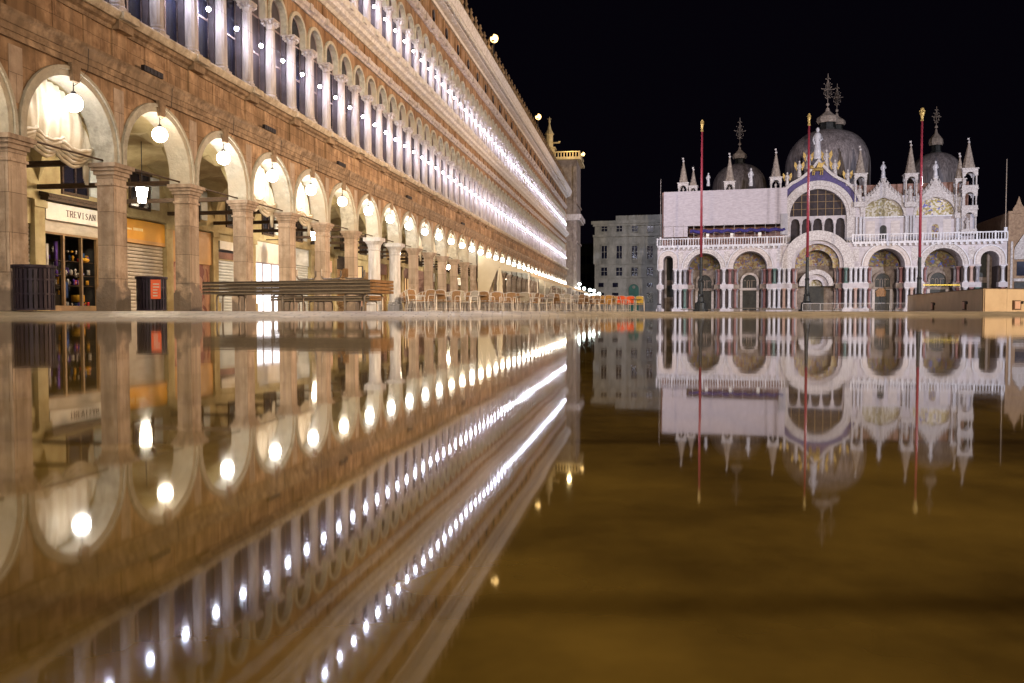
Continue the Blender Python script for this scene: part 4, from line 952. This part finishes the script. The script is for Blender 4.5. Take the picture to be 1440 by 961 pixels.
# upper facade right of the scaffold
U = lambda px: bt(adj(px, 280), YT); V = lambda px, py: bh(px, py, YT)
q = MB()
gcx, gr = (U(1111)+U(1190.5))/2, (U(1190.5)-U(1111))/2; gz = V(1150, 266)-gr
q.archwall(U(1101), U(1205), gz, gz+gr+.6, gcx, gz+.001, gr, YT, YT+1.0, 26)
lz = V(1242, 304.7)
bays = []
for (ca, cb, xa, xb) in ((1214,1271,1205,1277.5),(1288,1343,1277.5,1352)):
    cx = (U(ca)+U(cb))/2; r = (U(cb)-U(ca))/2; bays.append((cx, r))
    q.box(U(xa), U(xb), YT, YT+1.0, Z_T, lz); q.archwall(U(xa), U(xb), lz, lz+r+.3, cx, lz+.001, r, YT, YT+.6, 20)
q.box(U(1352), U(1372), YT+.4, YT+2.4, Z_T, V(1360, 300)); q.build('wall', 'marble', ba)
q = MB(); q.ring(gcx, gz, gr, gr+.5, YT-.25, YT-.001, None, 30); q.ring(gcx, gz, gr+.5, gr+1.35, YT-.4, YT-.001, None, 30); q.box(U(1103), U(1111), YT-.3, YT+1, Z_T, gz-.001); q.box(U(1191), U(1202), YT-.3, YT+1, Z_T, gz-.001); q.build('great_arch', 'carved', ba)
q = MB(); q.halfdisc(gcx, gz, gr+.1, YT+.7, YT+.9, Z_T, 24); gw = q.build('great_window', 'brownglass', ba)
q = MB()
for i in range(-3, 4):
    x = gcx+i*gr/3.5; h_ = math.sqrt(max(.1, gr*gr-(x-gcx)**2)); q.box(x-.04,x+.04,YT+.6,YT+.69,gz,gz+h_)
for z in (1.2, 2.4, 3.6): h_ = math.sqrt(gr*gr-z*z); q.box(gcx-h_,gcx+h_,YT+.62,YT+.68,gz+z-.03,gz+z+.03)
q.build('glazing_bars', 'ochrewood', gw)
q = MB(); n = 5; wdt = 2*gr/n
for i in range(n): q.archwall(gcx-gr+wdt*i, gcx-gr+wdt*(i+1), gz-1.1, gz-.02, gcx-gr+wdt*(i+.5), gz-1.05, wdt*.36, YT+.1, YT+.65, 8)
for i in range(n+1): q.lathe([(.24,Z_T),(.2,Z_T+.3),(.17,gz-1.6),(.3,gz-1.1)], gcx-gr+wdt*i, YT+.3, 0, 10)
q.build('gallery', 'marble', ba)
# ogee gables
def ogee(cx, r, z, zap, th, y0, y1, name, m, n=12, inner=None):
    def outline(r, zap):
        P = []; a1 = R(52)
        for i in range(n+1):
            a = a1*i/n; P.append((cx-r*math.cos(a), z+r*math.sin(a)))
        ex, ez = P[-1]
        for i in range(1, n+1):
            t_ = i/n; x = ex+(cx-ex)*t_; P.append((x, ez+(zap-ez)*(0.55*t_+.45*t_**2.6)))
        return P
    A_ = outline(r, zap); B_ = outline(r-th, zap-th*1.5) if inner is None else outline(inner[0], inner[1])
    b = MB()
    for sg in (1, -1):
        for i in range(len(A_)-1):
            v = [A_[i], A_[i+1], B_[i+1], B_[i]]; v = [(cx+(x-cx)*sg, zz) for x, zz in v]
            if sg == 1: v = v[::-1]
            b.plate(v, y0, y1)
    o = b.build(name, m, ba); return A_
A1 = ogee(gcx, gr+1.3, gz, V(1149, 240), 0, YT-.2, YT-.05, 'blue_gable', 'blueband', inner=(gr+1.2, gz+gr+1.25))
A1 = ogee(gcx, gr+2.15, gz+.1, V(1149, 227), 0, YT-.15, YT+.5, 'blue_gable', 'blueband', inner=(gr+1.3, gz+gr+1.36))
A1 = ogee(gcx, gr+2.6, gz+.1, V(1149, 223), .45, YT-.45, YT+.55, 'gable_edge', 'carved')
for ((cx, r), pa) in zip(bays, (251, 251)):
    A2 = ogee(cx, r+.85, lz, V(1242, pa), 0, YT-.1, YT+.5, 'gable', 'carved', inner=(r+.1, lz+r+.1))
    q = MB(); q.ring(cx, lz, r, r+.4, YT-.3, YT-.101, None, 22)
    for i in range(3, len(A2)-1, 2):
        for sg in (1, -1):
            ax_, az_ = cx+(A2[i][0]-cx)*sg, A2[i][1]; q.lathe([(.10,-.1),(.26,.15),(.20,.3),(.30,.42),(.12,.62),(.03,.85)], ax_, YT+.15, az_, 7)
    q.build('gable_edge', 'carved', ba)
    q = MB(); q.halfdisc(cx, lz, r, YT+.45, YT+.59); q.build('mosaic', 'relief' if cx < bays[1][0] else 'reliefblue', ba)
    q = MB(); q.box(cx-r, cx+r, YT-.25, YT-.001, lz-.25, lz-.001); q.build('ledge', 'm_white', ba)
    q = MB(); q.halfdisc(cx+.05, Z_T+2.6, .5, YT-.06, YT-.001, Z_T+.9); q.build('window', 'bronze' if cx < bays[1][0] else 'mosaic', ba)
    q = MB(); q.box(cx-r+.5, cx-1.2, YT-.03, YT-.001, Z_T+.5, lz-.7); q.box(cx+1.2, cx+r-.5, YT-.03, YT-.001, Z_T+.5, lz-.7); q.build('marble_panel', 'slab', ba)
    for sg in (-1, 1):
        q = MB(); q.lathe([(.25,Z_T),(.17,Z_T+.4),(.16,lz-.4),(.26,lz)], cx+sg*(r+.35), YT-.3, 0, 10); q.build('pilaster', 'm_white', ba)
# statues
def statue(h, wings=False):
    b = MB(); b.box(-.26*h/2,.26*h/2,-.2,.2,0,.08*h)
    b.lathe([(.15*h,.08*h),(.13*h,.3*h),(.10*h,.5*h),(.135*h,.68*h),(.12*h,.78*h),(.045*h,.84*h)],0,0,0,10)
    b.ball((0,0,.91*h), .07*h, 8, 6, 1.2)
    b.tube([(.11*h,0,.75*h),(.17*h,-.05*h,.6*h),(.08*h,-.14*h,.56*h)], .035*h, 6); b.tube([(-.11*h,0,.75*h),(-.17*h,-.04*h,.6*h),(-.12*h,-.1*h,.45*h)], .035*h, 6)
    return b
def put_statue(px, py0, py1, sb=YT, wings=False, m='carved'):
    px = adj(px, py0)
    z0, z1 = bh(px, py0, sb), bh(px, py1, sb); h = z1-z0; o = statue(h).build('statue', m, ba, True); o.scale = (.8,.8,1); o.location = (bt(px, sb), sb, z0)
    if wings:
        q = MB(); q.plate([(.08*h,.7*h),(.32*h,.95*h),(.36*h,.7*h),(.2*h,.4*h)], .08, .14); q.plate([(-.08*h,.7*h),(-.2*h,.4*h),(-.36*h,.7*h),(-.32*h,.95*h)], .08, .14); q.build('wings', 'gold', o)
put_statue(1149.5, 224, 179, YT, False, 'm_white')
for px, p0_, p1_ in ((1107,264,242),(1124,250,226),(1137,238,212),(1162,238,210),(1174,250,224),(1192,262,238)): put_statue(px, p0_, p1_, YT, True)
for px, p0_, p1_ in ((1242,251,227),(1315.5,251,226),(996,262,243),(1056,262,236)): put_statue(px, p0_, p1_, YT, False, 'm_white')
# gilded winged lion on the blue gable
q = MB(); lx, lz_ = U(1149.5), V(1149, 247)
q.ball((lx,YT-.35,lz_+.95), .55, 10, 6, .62); q.v = [(lx+(x-lx)*1.7, y, z) for x, y, z in q.v]
q.ball((lx-1.0,YT-.4,lz_+1.35), .36, 9, 6); 
for dx in (-.75,-.5,.45,.75): q.tube([(lx+dx,YT-.35,lz_+.8),(lx+dx-.08,YT-.4,lz_)], .10, 6)
q.plate([(lx-.3,lz_+1.1),(lx+.6,lz_+1.2),(lx+1.1,lz_+2.2),(lx+.4,lz_+1.9),(lx+.1,lz_+2.2)], YT-.55, YT-.45); q.tube([(lx+.9,YT-.35,lz_+1),(lx+1.3,YT-.35,lz_+1.5),(lx+1.1,YT-.35,lz_+1.9)], .06, 6)
q.build('winged_lion', 'gold', ba)
# pinnacles
def pinnacle(px, ytip, ybox, ybot, w, sb=YT, storeys=1, m='carved'):
    px = adj(px, ybox); x = bt(px, sb); zt, zb, z0 = bh(px, ytip, sb), bh(px, ybox, sb), bh(px, ybot, sb)
    hw = w/2; b = MB(); H_ = zb-z0
    for s_ in range(storeys):
        za = z0+H_*s_/storeys; zc_ = z0+H_*(s_+1)/storeys
        for sx in (-1, 1):
            for sy in (-1, 1): b.lathe([(.16,za),(.12,za+.15),(.12,zc_-.5),(.17,zc_-.35)], x+sx*(hw-.17), sb+sy*(hw-.17), 0, 8)
        b.archwall(x-hw, x+hw, zc_-hw-.15, zc_-.18, x, zc_-hw-.15, hw*.6, sb-hw, sb-hw+.18, 8); b.archwall(x-hw, x+hw, zc_-hw-.15, zc_-.18, x, zc_-hw-.15, hw*.6, sb+hw-.18, sb+hw, 8)
        b.box(x-hw,x-hw+.18,sb-hw+.18,sb+hw-.18,zc_-.6,zc_-.18); b.box(x+hw-.18,x+hw,sb-hw+.18,sb+hw-.18,zc_-.6,zc_-.18)
        b.box(x-hw-.12, x+hw+.12, sb-hw-.12, sb+hw+.12, zc_-.18, zc_)
        if storeys > 1 and s_: b.box(x-hw-.05,x+hw+.05,sb-hw-.06,sb-hw+.02,za+.001,za+.5)
    b.box(x-hw, x+hw, sb-hw, sb+hw, z0-.8, z0); o = b.build('pinnacle', m, ba)
    b = MB(); h = zt-zb; b.lathe([(hw*.92,zb),(hw*.80,zb+h*.1),(hw*.12,zb+h*.82)], x, sb, 0, 8); 
    for k_ in range(4): b.ball((x+hw*.8*math.cos(k_*PI/2+PI/4), sb+hw*.8*math.sin(k_*PI/2+PI/4), zb+.3), .16, 6, 4, 2)
    b.build('spire', 'spire', o)
    b = MB(); b.ball((x, sb, zb+h*.86), .2, 8, 5); b.lathe([(.06,zb+h*.86),(.04,zt)], x, sb, 0, 6); b.box(x-.22,x+.05,sb-.03,sb+.03,zt-.3,zt-.05); b.build('finial', m, o)
    b = statue(H_/storeys*.6); b.v = [(x+a, sb+c, z0+.02+d) for a, c, d in b.v]; b.build('figure', 'carved', o)
for a in ((961,222,258,272,1.75),(975,235,262,272,1.4),(1026,215,256,270,1.8),(1091,209,250,267,1.85),(1209.5,205,245,285,1.9),(1280.5,198,245,285,1.9),(1349.5,215,252,300,1.5)): pinnacle(*a)
pinnacle(1362, 194, 238, 323, 2.2, YT, 3)
for a, b_ in ((1202,1217),(1274,1287),(1343,1353)):
    q = MB(); q.box(U(a), U(b_), YT-.2, YT+1.2, Z_T, V(1280, 288)); q.build('buttress', 'marble', ba)
    for x in (U(a)+.25, (U(a)+U(b_))/2, U(b_)-.25):
        q = MB(); q.lathe([(.2,Z_T),(.14,Z_T+.3),(.13,lz-.3),(.22,lz)], x, YT-.4, 0, 8); q.build('colonnette', 'm_white', ba)
# domes
def dome(px, pyt, hw_px, sb, lan_px, lan_top, cross_top, base_py, m='lead', n=40):
    px = adj(px, pyt); x = bt(px, sb); rr = hw_px/F*bd(px, sb); zt = bh(px, pyt, sb); z0 = bh(px, base_py, sb)
    q = MB(); hh = (zt-z0); prof = [(rr*1.0, z0-6), (rr*1.0, z0)]
    for i in range(1, 15): a = PI/2*i/14.6; prof.append((rr*math.cos(a)**.86, z0+hh*math.sin(a)))
    q.lathe(prof, x, sb, 0, n, .03); o = q.build('dome', m, ba, True)
    lr = rr*.20; zl = zt-.1; zc_ = bh(px, lan_top, sb); hl = zc_-zl
    q = MB(); q.lathe([(lr*1.15,zl-.2),(lr*1.15,zl+hl*.06),(lr*.95,zl+hl*.08),(lr*.95,zl+hl*.30),(lr*1.05,zl+hl*.32)], x, sb, 0, 14, .12); ln = q.build('lantern', 'bronze', o)
    q = MB(); q.lathe([(lr*1.15,zl+hl*.32),(lr*1.32,zl+hl*.42),(lr*1.22,zl+hl*.58),(lr*.7,zl+hl*.72),(lr*.3,zl+hl*.84),(lr*.16,zl+hl)], x, sb, 0, 16, .10); q.build('cupola', 'spire', ln)
    q = MB(); zx = bh(px, cross_top, sb); hc = zx-zc_
    q.tube([(x,sb,zc_-.1),(x,sb,zx)], .05, 6); q.ball((x,sb,zc_+hc*.1), .3, 8, 6)
    for k_ in range(4):
        a = k_*PI/2+.4
        for t_, zz in ((1.0,.55),(.75,.40),(.75,.70),(.4,.85),(.45,.30),(1.25,.56)):
            q.ball((x+math.cos(a)*hc*.16*t_, sb+math.sin(a)*hc*.16*t_, zc_+hc*zz), .09, 6, 4)
        q.tube([(x,sb,zc_+hc*.55),(x+math.cos(a)*hc*.2,sb+math.sin(a)*hc*.2,zc_+hc*.55)], .03, 4); q.tube([(x,sb,zc_+hc*.3),(x+math.cos(a)*hc*.13,sb+math.sin(a)*hc*.13,zc_+hc*.42),(x,sb,zc_+hc*.85)], .022, 4)
    q.build('cross', 'spire', ln)
dome(1163.5, 183, 55.5, 15, 0, 152, 104, 238)
dome(1176.5, 184, 45, 34, 0, 160, 118, 238)
dome(1040, 231, 37, 30, 0, 207, 166, 266)
dome(1316, 215, 36, 30, 0, 182, 150, 256)
# sheeting round the scaffold
sc_ = thing('scaffold', 'pale sheeted scaffold box standing on the left half of the basilica terrace', 'scaffold', (OX, OY, CAMZ), BROT)
xa, xb, xm = bt(933, .8), bt(1104, .8), bt(966, .8); zt = bh(1020, 268, .8); zb = bh(1020, 317, .8); zbb = bh(940, 334, .8)
q = MB(); q.box(xa, xb, .8, .9, zb, zt); q.box(xa, xm, .8, .9, zbb, zb-.001); q.box(xa-.1, xa-.001, .8, YT+3, zbb, zt); q.box(xb+.001, xb+.1, .8, YT-.1, zb, zt); q.box(xa-.1, xb+.1, .8, YT+3, zt+.001, zt+.1); q.build('sheeting', 'sheet', sc_)
q = MB()
for i in range(13): x = xa+(xb-xa)*i/12; q.tube([(x,.72,Z_T+.02 if x > xm else zbb),(x,.72,zb+.15)], .035, 5)
for z in (zb, Z_T+1.6): q.tube([(xa,.74,z),(xb,.74,z)], .018, 5)
q.build('poles', 'steel', sc_)
q = MB(); n = 30; pts = [(xm+.4+(xb-xm-.6)*i/n, .6, zb-.95+.12*math.sin(i*1.7)) for i in range(n+1)]; q.tube(pts, .27, 8); q.build('blue_tarpaulin', 'bluetarp', sc_)
q = MB(); q.box(xm, xb, YT-.3, YT-.2, Z_T+.02, zb); q.build('backing_wall', 'brickdark', sc_)
for px in (994, 1028, 1067):
    q = MB(); x = bt(px, .8); q.box(x-.25,x+.25,.9,1.2,Z_T+1.4,Z_T+2.1); q.build('site_lamp', 'signwhite', sc_)
q = MB(); q.box(bt(1096,.5),bt(1106,.5),.5,1.4,Z_T+1.6,Z_T+5.0); q.build('equipment_box', 'm_grey', sc_)
# masts
t = thing('lightning_mast', 'thin bare mast rising from the right corner of the basilica terrace', 'mast', (OX, OY, CAMZ), BROT); x = bt(1411, .3)
q = MB(); q.tube([(x,.3,Z_T+.05),(x,.3,bh(1411,224,.3))], .07); q.build('pole', 'steel', t); q = MB(); q.box(x-.2,x+.2,.1,.5,Z_T+.05,Z_T+1.9); q.build('footing', 'm_white', t)
t = thing('lightning_mast', 'thin mast left of the scaffold, by the grey palace', 'mast', (OX, OY, CAMZ), BROT); x = bt(928, .3)
q = MB(); q.tube([(x,.3,Z_T+.05),(x,.3,bh(928,252,.3))], .05); q.build('pole', 'steel', t); q = MB(); q.box(x-.15,x+.15,.15,.45,Z_T+.05,Z_T+1.6); q.build('footing', 'm_white', t)
# ------------------------------------------------------------------ flagpoles
def wpt(px, py, Z): return ((adj(px, py)-720)/F*Z, Z, math.tan(math.atan((480.5-py)/F)-PIT)*Z+CAMZ)
for px, py, Z, kk in ((987.5,171,120,'left'),(1138,162,115.7,'middle'),(1297,155,112.5,'right')):
    X, Y, top = wpt(px, py, Z); zb_ = wpt(px, 362, Z)[2]
    t = thing('flagpole', 'tall red flagpole on bronze base '+{'left':'before the scaffold sheeting','middle':'before the central portal','right':'before the right portals, with largest gilded top'}[kk], 'flagpole', (X, Y, G), 0, 'three red flagpoles before the basilica')
    q = MB(); q.lathe([(.19,zb_-G),(.17,(zb_+top)/2),(.13,top-1.6)],0,0,0,14); q.build('pole', 'redpole', t, True)
    q = MB(); q.lathe([(1.1,0),(1.1,.35),(.85,.4),(.8,1.3),(.5,1.5),(.42,2.2),(.48,2.3),(.32,2.6),(.27,4.4),(.34,4.6),(.24,4.8),(.21,zb_-G)],0,0,0,16); q.build('pedestal', 'bronze', t)
    k_ = 1.5 if kk == 'right' else 1.0
    q = MB(); q.lathe([(.15,top-1.6),(.22,top-1.5),(.15,top-1.3),(.15*k_,top-.9),(.24*k_,top-.5),(.21*k_,top-.35),(.12,top-.2)],0,0,0,10); 
    for a in range(5): q.ball((.19*k_*math.cos(a*1.257),.19*k_*math.sin(a*1.257),top-.2), .085*k_, 6, 4)
    q.ball((0,0,top), .16*k_, 8, 6); q.build('finial', 'gold', t)
# ------------------------------------------------------------------ grey palace between tower and church
SBP = 16
gp = thing('grey_palace', 'dim grey stone palace with a green arched door, left of the basilica', 'building', (OX, OY, CAMZ), BROT)
g = lambda px: bt(px, SBP); gh = lambda px, py: bh(px, py, SBP)
x0, x1 = g(836), g(960); zt = gh(880, 312)
q = MB(); q.box(x0, x1, SBP, SBP+14, 0, zt); q.build('wall', 'palazzo', gp)
q = MB(); q.box(x0-.6, x1, SBP-.7, SBP-.001, zt-.4, zt+.2); q.box(x0-.3, x1, SBP-.4, SBP-.001, zt-.8, zt-.401); q.box(x0-.3,x1,SBP-.5,SBP-.001,gh(880,333),gh(880,330)); q.box(x0,x1,SBP-.25,SBP-.001,gh(880,391),gh(880,389)); q.box(x0,x1,SBP-.2,SBP-.001,gh(880,372),gh(880,371)); q.box(x0+4,x1,SBP+.2,SBP+2,zt+.2,zt+1.2); q.build('cornice', 'palazzo', gp)
q = MB()
for px in (838,860,881,903,924): q.box(g(px)-.5, g(px)+.5, SBP-.18, SBP-.001, gh(880,371), gh(880,333.2))
q.build('pilaster', 'palazzo', gp)
for px in (849.5,870.5,892,913.5,935):
    x = g(px)
    for (ya, yb, hw) in ((326,318,.55),(364,346,.52),(388,376.5,.58)):
        za, zb2 = gh(px,ya), gh(px,yb); q = MB(); q.box(x-hw-.2,x-hw,SBP-.22,SBP-.001,za-.1,zb2+.2); q.box(x+hw,x+hw+.2,SBP-.22,SBP-.001,za-.1,zb2+.2); q.box(x-hw,x+hw,SBP-.22,SBP-.001,zb2,zb2+.2); q.box(x-hw,x+hw,SBP-.25,SBP-.001,za-.15,za)
        if yb == 346:
            q.box(x-hw-.3,x+hw+.3,SBP-.35,SBP-.221,zb2+.25,zb2+.45)
            for i in range(6): q.box(x-.5+i*.18,x-.42+i*.18,SBP-.3,SBP-.2,za-.9,za-.16)
        w_ = q.build('window', 'palazzo', gp); q = MB(); q.box(x-hw,x+hw,SBP-.05,SBP-.001,za,zb2); q.build('pane', 'glass', w_)
        q = MB(); q.box(x-.04,x+.04,SBP-.1,SBP-.051,za,zb2); q.box(x-hw,x-.041,SBP-.1,SBP-.051,(za+zb2)/2,(za+zb2)/2+.08); q.box(x+.041,x+hw,SBP-.1,SBP-.051,(za+zb2)/2,(za+zb2)/2+.08); q.build('glazing_bar', 'palazzo', w_)
x = g(891); q = MB(); q.halfdisc(x, gh(891,407), .98, SBP-.06, SBP-.001, .1); d_ = q.build('door', 'green', gp)
q = MB(); q.ring(x, gh(891,407), .98, 1.3, SBP-.3, SBP-.001, .1, 16); q.build('door_arch', 'palazzo', gp)
q = MB(); q.lathe([(.28,0),(.30,.04)],0,0,0,16); q.v = [(x+a, SBP-.07-c, gh(891,404)+b_) for a, b_, c in q.v]; q.build('door_clock', 'palazzo', d_)
for px in (913.5, 865, 845):
    x = g(px); q = MB(); q.box(x-.6,x+.6,SBP-.05,SBP-.001,gh(px,426),gh(px,412)); q.box(x-.5,x+.5,SBP-.04,SBP-.001,gh(px,404),gh(px,398)); q.build('shop_window', 'glass', gp)
t = thing('dark_house', 'unlit dark house seen in the gap between clock tower and grey palace', 'building', (OX, OY, CAMZ), BROT)
q = MB(); q.box(bt(806,40), bt(838,40), 40, 52, 0, bh(825,345,40)); q.build('wall', 'darkwall', t); q = MB(); q.box(bt(806,40)-.3, bt(838,40), 39.7, 52, bh(825,345,40), bh(825,343,40)); q.build('cornice', 'darkwall', t)
for px in (820, 828):
    for py in (360, 385): q = MB(); x = bt(px,40); q.box(x-.5,x+.5,39.94,39.999,bh(px,py+12,40),bh(px,py,40)); q.build('window', 'glass', t)
# ------------------------------------------------------------------ gothic gateway at the right edge
gg = thing('gothic_gateway', 'brown gothic palace wall with pointed gables at the right edge, beside the basilica', 'building', (OX, OY, CAMZ), BROT)
SG = 3.0; g2 = lambda px: bt(px, SG); h2 = lambda px, py: bh(px, py, SG)
xa, xb = g2(1416), g2(1500); q = MB(); q.box(xa, xb, SG, SG+20, 0, h2(1430, 298)); q.build('wall', 'gothic', gg)
q = MB(); q.box(xa-.2, xb, SG-.25, SG-.001, h2(1430,301), h2(1430,297)); q.box(xa-.2,g2(1423),SG-.4,SG-.001,0,h2(1430,301.5)); q.build('cornice', 'gothic', gg)
for i in range(5):
    x = g2(1429)+i*2.2; z = h2(1430, 298)
    q = MB(); q.plate([(x-.8,z),(x+.8,z),(x+.8,z+.5),(x+.35,z+1.2),(x,z+2.4),(x-.35,z+1.2),(x-.8,z+.5)], SG-.1, SG+.15); q.lathe([(.1,z),(.06,z+2.2)], x+1.1, SG, 0, 6); q.build('merlon', 'gothic', gg)
q = MB(); x = g2(1436); q.plate([(x-1.6,h2(1430,365)),(x+1.6,h2(1430,365)),(x+1.1,h2(1430,347)),(x,h2(1430,330)),(x-1.1,h2(1430,347))], SG-.3, SG-.001); q.box(x-1.8,x-1.5,SG-.5,SG-.001,0,h2(1430,340)); q.box(x+1.5,x+1.8,SG-.5,SG-.001,0,h2(1430,340)); q.box(x-1.5,x+1.5,SG-.4,SG-.001,h2(1430,396),h2(1430,392)); q.build('portal_arch', 'carved', gg)
q = MB(); q.box(x-1.1,x+1.1,SG-.1,SG-.001,.1,h2(1430,397)); q.build('door', 'bronze', gg)
q = MB(); q.box(x-.8,x+.8,SG-.06,SG-.001,h2(1430,388),h2(1430,368)); q.build('window', 'glass', gg)
# ------------------------------------------------------------------ site hoarding, right foreground
P1_, P2_, P3_ = Vector((48.3,100)), Vector((40.6,70.5)), Vector((66,79)); hz = 1.98
ho = thing('site_hoarding', 'tan plywood site hoarding with small pink hatches, at the right of the square', 'hoarding', (P2_.x, P2_.y, G))
def panel_run(a, b_, n, name='panel'):
    d = (b_-a); L = d.length; d.normalize(); nn = Vector((d.y, -d.x)); 
    for i in range(n):
        s0 = L*i/n+.015; s1 = L*(i+1)/n-.015; q = MB(); q.box(s0, s1, 0, .06, 0, hz); o = q.build(name, 'hoard', ho); o.location = (a.x-P2_.x, a.y-P2_.y, 0); o.rotation_euler = (0,0,math.atan2(d.y,d.x))
    q = MB(); q.box(0, L, -.04, .10, hz, hz+.06); q.box(0, L, .06, .12, 0, hz-.02); o = q.build('top_rail', 'hoardtrim', ho); o.location = (a.x-P2_.x, a.y-P2_.y, 0); o.rotation_euler = (0,0,math.atan2(d.y,d.x))
panel_run(P1_, P2_, 12); panel_run(P2_, P3_, 10)
def hatch(a, b_, px):
    d = (b_-a); L = d.length; d.normalize(); r = (px-720)/F; s_ = (r*a.y-a.x)/(d.x-r*d.y)
    q = MB(); q.box(-.42,.42,-.16,-.001,.18,1.0); o = q.build('hatch', 'hoardtrim', ho); o.location = (a.x+d.x*s_-P2_.x, a.y+d.y*s_-P2_.y, 0); o.rotation_euler = (0,0,math.atan2(d.y,d.x))
    q = MB(); q.box(-.30,.30,-.19,-.161,.26,.92); q.build('pane', 'pinkpane', o); q = MB(); q.box(.5,.75,-.12,-.001,.7,.95); q.build('lamp_box', 'iron', o)
hatch(P1_, P2_, 1312); hatch(P1_, P2_, 1357); hatch(P2_, P3_, 1428)
t = thing('barrier_tape', 'yellow barrier tape strung above the left end of the hoarding', 'tape', (0,0,0)); q = MB(); pa, pb = wpt(1298,401,113), wpt(1350,402,113)
q.box(pa[0], pb[0], 113, 113.02, pa[2]-.06, pa[2]+.06); q.build('tape', 'tape', t); q = MB(); q.tube([(pa[0],113,G),(pa[0],113,pa[2]+.2)], .05); q.tube([(pb[0],113,G),(pb[0],113,pb[2]+.2)], .05); q.build('post', 'steel', t)
# ------------------------------------------------------------------ crowd barriers and walkways before the church
cb0 = None; i = 0
for px in (1141,1166,1191,1216,1241,1264):
    X, Y, _ = wpt(px, 437, 104-i*.6); lab = 'grey metal crowd barrier before the portals, '+ordn(i)+' from the left'; i += 1
    if cb0 is None:
        cb0 = thing('crowd_barrier', lab, 'barrier', (X,Y,G), R(-4), 'row of crowd barriers')
        q = MB(); q.tube([(-1.1,0,.15),(-1.1,0,1.0),(-1.05,0,1.08),(1.05,0,1.08),(1.1,0,1.0),(1.1,0,.15),(-1.1,0,.15)], .025, 6); q.build('frame', 'alu', cb0)
        q = MB()
        for k_ in range(15): q.tube([(-.98+k_*.14,0,.16),(-.98+k_*.14,0,1.07)], .01, 4)
        q.build('bars', 'steel', cb0)
        q = MB(); q.tube([(-.8,-.3,.02),(-.8,0,.15),(-.8,.3,.02)], .02, 5); q.tube([(.8,-.3,.02),(.8,0,.15),(.8,.3,.02)], .02, 5); q.build('feet', 'steel', cb0)
    else: o = inst(cb0, None, (X,Y,G)); o['label'] = lab
walkway((wpt(985,437,128)[0], 128, G), R(-15), 'walkway section lying before the leftmost large portal', 6.0, 2, .3, .07)
walkway((wpt(1054,437,126)[0], 126, G), R(-15), 'walkway section lying before the second portal', 6.0, 2, .5, .07)
walkway((wpt(1092,437,118)[0], 118, G), R(-15), 'walkway section lying between second and central portals', 4.6, 3, .3, .08)
t = thing('information_board', 'brown board on a dark post before the fourth portal', 'sign', (wpt(1238,437,117)[0], 117, G))
q = MB(); q.lathe([(.3,0),(.3,.1),(.08,.15),(.08,2.6)],0,0,0,8); q.build('post', 'bronze', t); q = MB(); q.plate([(-.6,2.2),(.6,2.2),(.75,2.9),(.3,3.4),(-.3,3.4),(-.75,2.9)], -.12, .12); q.build('board', 'rust', t)
t = thing('tall_bin', 'grey bollard bin at the left corner of the basilica', 'bin', (wpt(927,437,134)[0], 134, G)); q = MB(); q.lathe([(.35,0),(.38,1.0),(.25,1.2)],0,0,0,12); q.build('body', 'm_grey', t); q = MB(); q.lathe([(.40,1.2),(.2,1.35)],0,0,0,12); q.build('lid', 'iron', t)
